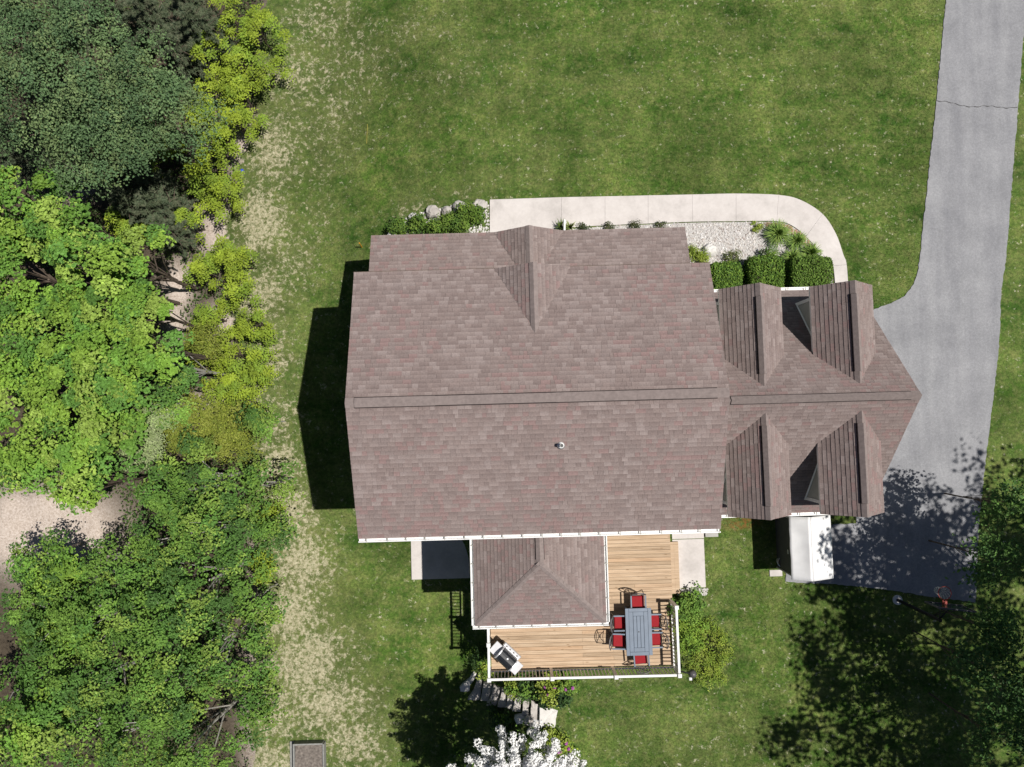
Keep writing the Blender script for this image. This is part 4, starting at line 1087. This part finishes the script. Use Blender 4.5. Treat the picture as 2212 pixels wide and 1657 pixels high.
for a in [(485, 18, 50, 'sumac at the top edge, left of the lawn corner'), (555, 55, 62, 'sumac nearest the lawn at the top edge'), (440, 95, 52, 'sumac beside the brownish pine'), (510, 120, 58, 'sumac inside the top yellow thicket'),
          (560, 140, 45, 'sumac leaning over the lawn in the upper thicket'), (455, 180, 56, 'sumac touching the dark oak crown'), (520, 200, 55, 'sumac in the lower middle of the top thicket'), (425, 255, 55, 'sumac at the oak edge below the top thicket'),
          (505, 258, 52, 'lowest sumac of the top thicket, facing the lawn'), (370, 305, 42, 'small sumac in a gap among the dark trees'), (305, 345, 46, 'sumac above the curved-needle pine'), (480, 290, 40, 'sumac straggling under the top thicket'),
          (435, 360, 50, 'upper half of the sumac pair by the blue ball'), (470, 410, 66, 'lower, larger sumac of the pair by the blue ball'), (320, 480, 40, 'small sumac between two grey pines'), (400, 470, 38, 'small sumac left of the bare straw patch'),
          (250, 480, 40, 'sumac sprig at the top rim of the maple canopy'), (480, 540, 34, 'isolated sumac sprig on the straw beside the lawn'), (430, 580, 52, 'sumac standing left of the house porch level'), (510, 560, 30, 'sumac tuft nearest the lawn at porch height'),
          (505, 620, 42, 'small sumac above the tall lawn-side thicket'), (545, 690, 50, 'sumac jutting out onto the lawn level with the gable valley'), (450, 680, 46, 'sumac with bare ground on its left'), (500, 760, 62, 'broad sumac in the middle of the lawn-side thicket'),
          (550, 790, 40, 'sumac leaning out toward the house shadow'), (440, 770, 48, 'sumac by the dark shrub under the maples'), (520, 850, 52, 'bottom sumac of the lawn-side thicket'), (465, 840, 42, 'sumac among dry grass above the olive bush'),
          (570, 1120, 34, 'bright sumac at the lawn edge beside the dark ashes'), (560, 1230, 28, 'bright sumac sprig below the other lawn-edge one')]:
    sumac(*a)
for a in [(60, 450, 95, 'bright maple on the left edge just under the grey pine'), (165, 500, 90, 'bright maple at the top of the canopy near the dry gap'), (60, 590, 100, 'bright maple on the left edge, second in the column'), (200, 590, 90, 'bright maple with a dark hollow on its right'),
          (300, 570, 75, 'bright maple next to the two grey pines'), (310, 670, 70, 'bright maple overhanging the pale bare strip'), (140, 700, 95, 'bright maple in the upper middle of the canopy'), (40, 740, 85, 'bright maple on the left edge level with the roof slope'),
          (240, 740, 85, 'bright maple between the canopy middle and the bare strip'), (120, 820, 95, 'bright maple at the heart of the canopy'), (330, 750, 60, 'bright maple bordering the lawn-side thicket'), (240, 850, 85, 'bright maple below the canopy heart'),
          (40, 880, 80, 'yellowish maple on the left edge with a black gap beside it'), (150, 950, 90, 'bright maple above the pink clearing'), (250, 960, 75, 'bright maple beside the pale variegated tree'), (60, 1010, 70, 'bright maple at the clearing\'s upper left'),
          (190, 1050, 60, 'maple dipping into the top of the clearing'), (5, 1270, 70, 'bright maple on the left edge below the clearing'), (5, 1400, 85, 'bright maple on the left edge among dark ashes'), (5, 1010, 70, 'bright maple on the left edge at the upper side of the clearing'), (75, 1560, 85, 'bright yellow-green maple in the lower left corner')]:
    leafy('maple', 'maple_tree', *a)
for a in [(300, 960, 55, 'pale variegated tree right of the maple canopy'), (320, 900, 38, 'small pale variegated tree by the olive bush')]: leafy('pale', 'pale_tree', *a)
for a in [(410, 920, 72, 'olive-yellow bush at the right of the pale tree'), (490, 935, 58, 'olive-yellow bush facing the lawn'), (440, 740, 42, 'olive bush inside the lawn-side thicket')]: leafy('olive', 'olive_bush', *a, 'bush')
for a in [(375, 790, 55, 'dark green tree tucked between maples and thicket'), (360, 870, 40, 'small dark tree under the thicket edge'), (540, 910, 36, 'dark little tree by the straw strip'), (440, 1040, 95, 'dark ash at the top of the lower wood'), (530, 1060, 62, 'dark ash at the lawn edge of the lower wood'),
          (345, 1070, 70, 'dark ash right of the clearing\'s top'), (470, 1150, 95, 'dark ash with pale twigs showing'), (360, 1170, 85, 'dark ash above the black hollow'), (545, 1180, 50, 'dark ash at the lawn edge, mid lower wood'),
          (420, 1270, 105, 'broad dark ash in the middle of the lower wood'), (290, 1270, 75, 'dark ash bordering the clearing\'s right side'), (530, 1310, 70, 'dark ash bulging toward the lawn'), (330, 1370, 100, 'broad dark ash left of the lower wood\'s middle'),
          (210, 1350, 85, 'dark ash below the clearing'), (460, 1400, 95, 'dark ash level with the deck'), (110, 1360, 80, 'dark ash near the left edge under the clearing'), (120, 1460, 85, 'ash right of the left-edge maple'), (230, 1470, 95, 'ash in the lower left of the wood'),
          (370, 1490, 95, 'ash level with the stone stairs'), (500, 1500, 62, 'ash at the lawn edge level with the stone stairs'), (180, 1590, 90, 'ash at the bottom edge right of the yellow-green maple'), (300, 1590, 95, 'ash at the bottom edge, centre of the wood'), (420, 1600, 90, 'ash at the bottom edge, right of the centre one'),
          (510, 1615, 50, 'ash at the bottom edge closest to the soil box'), (95, 1290, 65, 'ash right under the clearing, left of centre'), (-5, 1225, 60, 'ash on the left edge at the foot of the clearing'), (25, 1340, 70, 'ash on the left edge between two bright maples'), (235, 1215, 45, 'low ash at the right tip of the clearing'), (20, 1500, 75, 'dark ash on the left edge above the yellow-green maple'), (20, 1650, 60, 'ash in the bottom left corner')]:
    leafy('ash', 'ash_tree', *a)

# low undergrowth across the floor of the wood
n = 75000; x = RNG.uniform(-21, -7.5, n); y = RNG.uniform(-17, 18.5, n)
kp = (x < np.interp(y, ey, ex) - .25) & (RNG.uniform(0, 1, n) > 1.15 * blob(CLEAR, x, y)); x = x[kp]; y = y[kp]; n = len(x)
lum = np.array([mnoise.noise(Vector((a_ * .9, b_ * .9, 3))) for a_, b_ in zip(x.tolist(), y.tolist())]); kp = lum > -.18; x, y, lum = x[kp], y[kp], lum[kp]; n = len(x)
pal_ = np.array([(.075, .13, .035), (.10, .16, .04), (.12, .17, .05), (.06, .10, .03)])
tag(leaf_mesh('undergrowth', np.stack([x, y, gz(x, y) + .08 + RNG.uniform(0, .55, n) * np.clip(lum + .5, .1, 1)], 1), RNG.normal(size=(n, 3)) * .5 + np.array([0, 0, 1]), RNG.uniform(.07, .14, n), pal_[RNG.integers(0, 4, n)] * RNG.uniform(.7, 1.2, (n, 1)), None), 'low leafy undergrowth covering the floor of the wood', kind='stuff')

# big shade trees beyond the right edge, whose shadow falls on drive and lawn
def shade_tree(x, y, zc_, r, label, cl=52, lf=120):
    g0 = float(gz(x, y)); t = empty('shade_tree', label, 'tree', (x, y, g0))
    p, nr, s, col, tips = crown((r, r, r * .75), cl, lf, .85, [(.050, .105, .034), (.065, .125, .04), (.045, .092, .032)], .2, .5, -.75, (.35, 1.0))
    off = np.array([0, 0, zc_ - g0]); leaf_mesh('crown', p + off, nr, s, col, t, .7)
    limbs(zc_ - g0, tips + off, .13, t, k=22, base=(2.4, 0))
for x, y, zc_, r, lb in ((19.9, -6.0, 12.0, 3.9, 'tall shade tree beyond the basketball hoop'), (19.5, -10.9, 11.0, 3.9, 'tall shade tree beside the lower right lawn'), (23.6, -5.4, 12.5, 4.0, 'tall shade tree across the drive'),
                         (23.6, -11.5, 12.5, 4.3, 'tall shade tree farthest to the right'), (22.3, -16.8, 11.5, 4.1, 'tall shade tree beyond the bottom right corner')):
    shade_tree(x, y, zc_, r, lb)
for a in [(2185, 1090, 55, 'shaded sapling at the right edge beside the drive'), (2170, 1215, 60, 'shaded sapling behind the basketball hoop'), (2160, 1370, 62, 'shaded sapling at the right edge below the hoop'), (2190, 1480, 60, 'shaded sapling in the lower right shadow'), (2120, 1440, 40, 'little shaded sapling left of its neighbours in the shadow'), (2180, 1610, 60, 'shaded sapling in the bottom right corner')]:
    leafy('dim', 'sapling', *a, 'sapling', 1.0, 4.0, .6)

# ------------------------------------------------------------------ garden plants
def shrub(px, py, rP, h, label, pal, ls=.08, n_cl=26, lf=34, cr=.16, name='shrub', flowers=None, stretch=1.0, g0=None, cat='shrub'):
    w = atg(px, py, h * .6) if g0 is None else at(px, py, g0 + h * .6); gzv = w[2] - h * .6; r = rP * mpp(w[2])
    t = empty(name, label, cat, (w[0], w[1], gzv))
    p, nr, s, col, tips = crown((r * .88 * stretch, r * .88 / stretch, h * .62), n_cl, lf, cr, pal, ls, .6, -.35, (.45, 1.0)); off = np.array([0, 0, h * .42]); p = p + off; p[:, 2] = np.maximum(p[:, 2], .02)
    leaf_mesh('foliage', p, nr, s, col, t)
    b = MB()
    for c in tips[::2]: e = Vector(c) + Vector(off); e.z = max(e.z, .05); b.tube([(0, 0, 0), (e.x * .4, e.y * .4, e.z * .6), tuple(e)], [.012, .009, .004], 4)
    b.build('stem', 'twig', t)
    if flowers:
        fc, nf, fs_ = flowers; up = tips[tips[:, 2] > 0]; 
        for q in up[RNG.permutation(len(up))[:nf]]:
            ce = q * 1.05 + off + np.array([0, 0, .07]); n = 26; dd = unit(RNG.normal(size=(n, 3)) + np.array([0, 0, .5]))
            leaf_mesh('flower', ce + dd * fs_ * .7, dd, np.full(n, fs_), np.array(fc) * RNG.uniform(.75, 1.15, (n, 1)), t, .8, 'petal')
    return t
BR = [(.13, .22, .035), (.10, .18, .035), (.17, .26, .045), (.075, .145, .03)]
YG = [(.30, .38, .055), (.25, .34, .05), (.34, .41, .085)]
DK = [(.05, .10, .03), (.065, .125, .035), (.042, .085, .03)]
def zr3(x, y): return ((1120 + x / 3.568) / 1.3888, (560 + y / 3.568) / 1.3888)
for x, y, r, lb in ((265, 420, 95, 'leafy shrub nearest the house corner in the left bed'), (480, 400, 105, 'leafy shrub second from the house corner in the left bed'), (660, 430, 90, 'leafy shrub in the middle of the left bed by the eave'),
                    (800, 370, 105, 'leafy shrub behind the pale edging boulder'), (930, 410, 90, 'leafy shrub at the eave beside the white gravel corner'), (960, 270, 90, 'leafy shrub behind the long grey boulder'), (1090, 270, 110, 'tallest leafy shrub of the left bed, next to the walk')):
    shrub(*zr3(x, y), r * .2018, .75, lb, BR, .085, 34, 36, .2)
bed = [atg(*p)[:2] for p in [(846, 515), (860, 480), (900, 462), (960, 448), (1056, 436), (1056, 520)]]
tag(pebbles('bed_gravel', [np.array(p) for p in bed], 1500, lambda x, y: gz(x, y) + .02, .025, .06, [(.70, .68, .66), (.6, .57, .54), (.74, .72, .7)]), 'white gravel under the shrubs of the left bed', kind='stuff')
def hedge(p0, p1, h, label, pal, n=2600):
    a = np.array(at(*p0, h)); b = np.array(at(*p1, h)); x0, x1 = a[0], b[0]; y0, y1 = b[1], a[1]; c = (x0 + x1) / 2, (y0 + y1) / 2
    t = empty('boxwood_hedge', label, 'hedge', (c[0], c[1], 0), 0, 'clipped boxwood hedges by the garage')
    dx, dy = (x1 - x0) / 2 - .07, (y1 - y0) / 2 - .03; P = []; N = []
    u = RNG.uniform(-1, 1, (n, 2)); P.append(np.stack([u[:, 0] * dx, u[:, 1] * dy, np.full(n, h)], 1)); N.append(np.tile([0, 0, 1.], (n, 1)))
    for ax, s in ((0, -1), (0, 1), (1, -1), (1, 1)):
        m = n // 2; u = RNG.uniform(-1, 1, m); z = RNG.uniform(.05, 1, m) * h
        P.append(np.stack([np.full(m, s * dx), u * dy, z], 1) if ax == 0 else np.stack([u * dx, np.full(m, s * dy), z], 1)); N.append(np.tile([s if ax == 0 else 0, s if ax else 0, .3], (m, 1)))
    P = np.concatenate(P); N = np.concatenate(N)
    rr = np.maximum(np.abs(P[:, 0]) / dx, np.abs(P[:, 1]) / dy); P[:, 2] -= np.where(P[:, 2] > h * .95, .12 * np.clip(rr - .8, 0, 1) / .2, 0)
    cor = np.clip(np.abs(P[:, 0]) / dx + np.abs(P[:, 1]) / dy - 1.7, 0, 1)[:, None]; P[:, :2] *= 1 - .25 * cor
    lump = np.array([mnoise.noise(Vector(q) * 3.2) for q in P.tolist()])
    P += N * (lump * .07)[:, None] + RNG.normal(size=P.shape) * .035
    pal = np.array(pal); col = pal[RNG.integers(0, len(pal), len(P))] * RNG.uniform(.65, 1.3, (len(P), 1))
    leaf_mesh('foliage', P, N + RNG.normal(size=P.shape) * .75, RNG.uniform(.06, .11, len(P)), col, t, .5)
    MB().box((0, 0, h * .46), (2 * dx - .18, 2 * dy - .18, h * .86)).build('branches', 'twig', t)
BR = [tuple(v * 1.4 for v in c) for c in BR]
hedge((1537, 566), (1606, 634), 1.0, 'clipped boxwood hedge block nearest the main house', BR)
hedge((1620, 552), (1697, 632), 1.05, 'clipped boxwood hedge block in the middle of the row', BR)
hedge((1712, 553), (1802, 626), 1.05, 'clipped boxwood hedge block at the walk end of the row', [(.16, .27, .05), (.13, .23, .045), (.20, .31, .065)])
def fountain(px, py, rP, h, label, pal, n=230, w=.021, name='ornamental_grass', cat='grass'):
    c = at(px, py, h * .6); r = rP * 1.1 * mpp(h * .6); t = empty(name, label, cat, (c[0], c[1], 0.02)); V = []; T = []; C = []; pal = np.array(pal)
    for i in range(n):
        a = random.uniform(0, 2 * PI); L = r * random.uniform(.08, 1.05); hh = h * random.uniform(.7, 1.1) * (1.15 - .35 * L / r); d = np.array([math.cos(a), math.sin(a), 0]); sd = np.array([-d[1], d[0], 0]); pc = pal[random.randrange(len(pal))] * random.uniform(.75, 1.15); b = len(V)
        for k_ in range(5):
            u = k_ / 4; p = d * (.06 + L * u ** 1.3) + np.array([0, 0, hh * (1.9 * u - 1.15 * u * u) + .02]); ww = w * (1 - u * .92) * 1.2
            V += [p - sd * ww, p + sd * ww]; C += [pc * (.85 + .4 * u)] * 2
            if k_: T.append((b + 2 * k_ - 2, b + 2 * k_ - 1, b + 2 * k_ + 1, b + 2 * k_))
    np_mesh('blades', np.array(V), np.array(T), 'leaf', t, np.array(C)); 
    MB().tube([(0, 0, -.02), (0, 0, h * .12)], [.09, .04], 6).build('base', 'twig', t)
GR = [(.20, .31, .06), (.15, .25, .05), (.25, .35, .08), (.11, .19, .045)]
fountain(1681, 504, 29, .55, 'largest fountain grass in the gravel by the curved walk', GR, 480)
fountain(1722, 520, 21, .45, 'medium fountain grass right of the largest one', GR, 380)
fountain(1752, 545, 22, .55, 'fountain grass against the last hedge and walk', GR, 380)
fountain(1712, 556, 20, .5, 'fountain grass in front of the gap before the last hedge', GR, 320)
shrub(1635, 489, 13, .3, 'small yellow-green shrub in gravel left of the fountain grass', YG, .06, 14, 24, .1)
shrub(1498, 543, 15, .5, 'yellow-green shrub at the porch roof corner', YG, .06, 18, 30, .13)
shrub(1519, 556, 20, .5, 'yellow-green shrub between boulder and porch corner shrub', YG, .06, 24, 30, .14)
shrub(1583, 556, 20, .55, 'olive shrub in front of the first hedge', [(.16, .2, .06), (.12, .17, .045), (.2, .22, .09)], .06, 22, 30, .14)
shrub(1664, 549, 24, 1.0, 'loose green shrub in front of the middle hedge', BR, .06, 26, 34, .15)
fountain(1212, 490, 17, .6, 'yucca beside the white downspout', [(.10, .16, .035), (.16, .22, .05)], 36, .028, 'yucca', 'yucca')
fountain(1232, 488, 12, .55, 'yellow-edged yucca right of the white downspout', [(.3, .34, .1), (.18, .24, .06)], 26, .026, 'yucca', 'yucca')
for px, lb in ((1262, 'low dark shrub by the eave next to the yuccas'), (1318, 'low dark shrub by the eave, second from the yuccas'), (1372, 'low dark shrub by the eave, third from the yuccas'), (1425, 'low dark shrub by the eave nearest the porch corner')):
    shrub(px, 491, 16, .4, lb, [(.085, .11, .045), (.12, .13, .06), (.06, .08, .035)], .06, 14, 22, .12)
# beside the deck
shrub(1487, 1315, 40, .8, 'dark broad-leaved shrub below the concrete pad beside the deck', [(.12, .23, .045), (.15, .27, .05), (.20, .32, .06)], .11, 55, 34, .22)
shrub(1490, 1372, 50, .8, 'bright green shrub along the deck side railing', [(.21, .34, .05), (.26, .38, .055), (.16, .28, .045)], .08, 70, 38, .22)
shrub(1532, 1400, 58, .55, 'sprawling yellow-green shrub spreading into the lawn', YG + [(.22, .33, .05)], .06, 80, 40, .2)
shrub(1526, 1448, 48, .5, 'yellow-green shrub sprawling at the deck corner', YG + [(.22, .33, .05)], .06, 60, 40, .2)
shrub(1036, 1418, 26, 1.6, 'dark shrub at the foot of the deck left railing', DK + BR[:1], .08, 26, 34, .2)
shrub(1046, 1450, 20, 1.3, 'light green shrub between the deck corner and top of the lowest step', YG + BR, .08, 20, 30, .18)
PK = (.55, .16, .50)
shrub(1112, 1480, 24, .9, 'yellow-green plant under the front railing by the steps', YG + BR[:2], .1, 26, 26, .18)
shrub(1140, 1497, 28, .8, 'dark green plant above the stone steps', DK + BR[:2], .11, 30, 28, .2)
shrub(1190, 1493, 36, .9, 'light green azalea with pink flowers under the front railing', YG, .11, 34, 28, .2, 'azalea', (PK, 5, .07))
shrub(1228, 1480, 24, .8, 'green plant with a pink bloom at the railing post', BR, .1, 24, 28, .18, 'azalea', (PK, 2, .08))
shrub(1183, 1513, 20, .6, 'dark hosta at the top of the stone steps', DK, .13, 26, 26, .2, 'hosta')
shrub(1213, 1511, 17, .6, 'dark green plant at the lawn edge above the white slab', DK, .11, 24, 26, .18)
shrub(1188, 1597, 20, .8, 'yellow-green shrub below the white slab', YG, .1, 30, 30, .18)
shrub(1214, 1612, 24, .8, 'azalea with pink flowers at the lawn edge below the slab', YG, .1, 26, 28, .18, 'azalea', (PK, 5, .075))
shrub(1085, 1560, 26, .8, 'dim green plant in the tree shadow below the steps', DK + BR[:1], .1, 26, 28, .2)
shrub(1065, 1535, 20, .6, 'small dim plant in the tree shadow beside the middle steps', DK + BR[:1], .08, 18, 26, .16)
tag(pebbles('bed_stones', [np.array(p) for p in [atg(*p)[:2] for p in [(1400 + 60, 1272), (1528, 1272), (1524, 1285), (1470, 1290)]]], 300, lambda x, y: gz(x, y) + .02, .04, .08, [(.70, .68, .66), (.6, .57, .54)]), 'pale stones edging the pad beside the deck', kind='stuff')

# white blossom tree
bt = at(1127, 1724, 3.3); g0 = float(gz(bt[0], bt[1]))
bl_ = empty('blossom_tree', 'small tree covered in white blossom at the bottom edge', 'tree', (bt[0], bt[1], g0))
H0 = 3.3 - g0
p, nr, s, col, tips = crown((2.3, 2.0, 1.5), 85, 70, .42, BR, .10, .6, -.5, (.35, .95)); leaf_mesh('crown', p + np.array([0, 0, H0]), nr, s, col, bl_)
limbs(H0, tips + np.array([0, 0, H0]), .11, bl_, k=26)
pts = []; 
for i in range(380):
    d = unit(RNG.normal(size=3) + np.array([0, 0.05, .75])); 
    if d[2] < -.1: continue
    tipp = d * np.array([2.6, 2.4, 1.75]) * random.uniform(.8, 1.08)
    for k_ in range(random.randint(2, 5)):
        q = tipp * (1 - .075 * k_) + RNG.normal(size=3) * .04; pts.append((q, random.uniform(.10, .19)))
P = []; N = []
for q, r in pts:
    m = 46; d = unit(RNG.normal(size=(m, 3)) + np.array([0, 0, .35])); P.append(q + d * r * RNG.uniform(.6, 1, (m, 1))); N.append(d)
P = np.concatenate(P); N = np.concatenate(N)
leaf_mesh('blossoms', P + np.array([0, 0, H0]), N + np.array([.25, 0, .5]) + RNG.normal(size=N.shape) * .25, RNG.uniform(.06, .09, len(P)), np.tile([.88, .88, .87], (len(P), 1)) * RNG.uniform(.92, 1.03, (len(P), 1)), bl_, .85, 'petal')['kind'] = 'stuff'
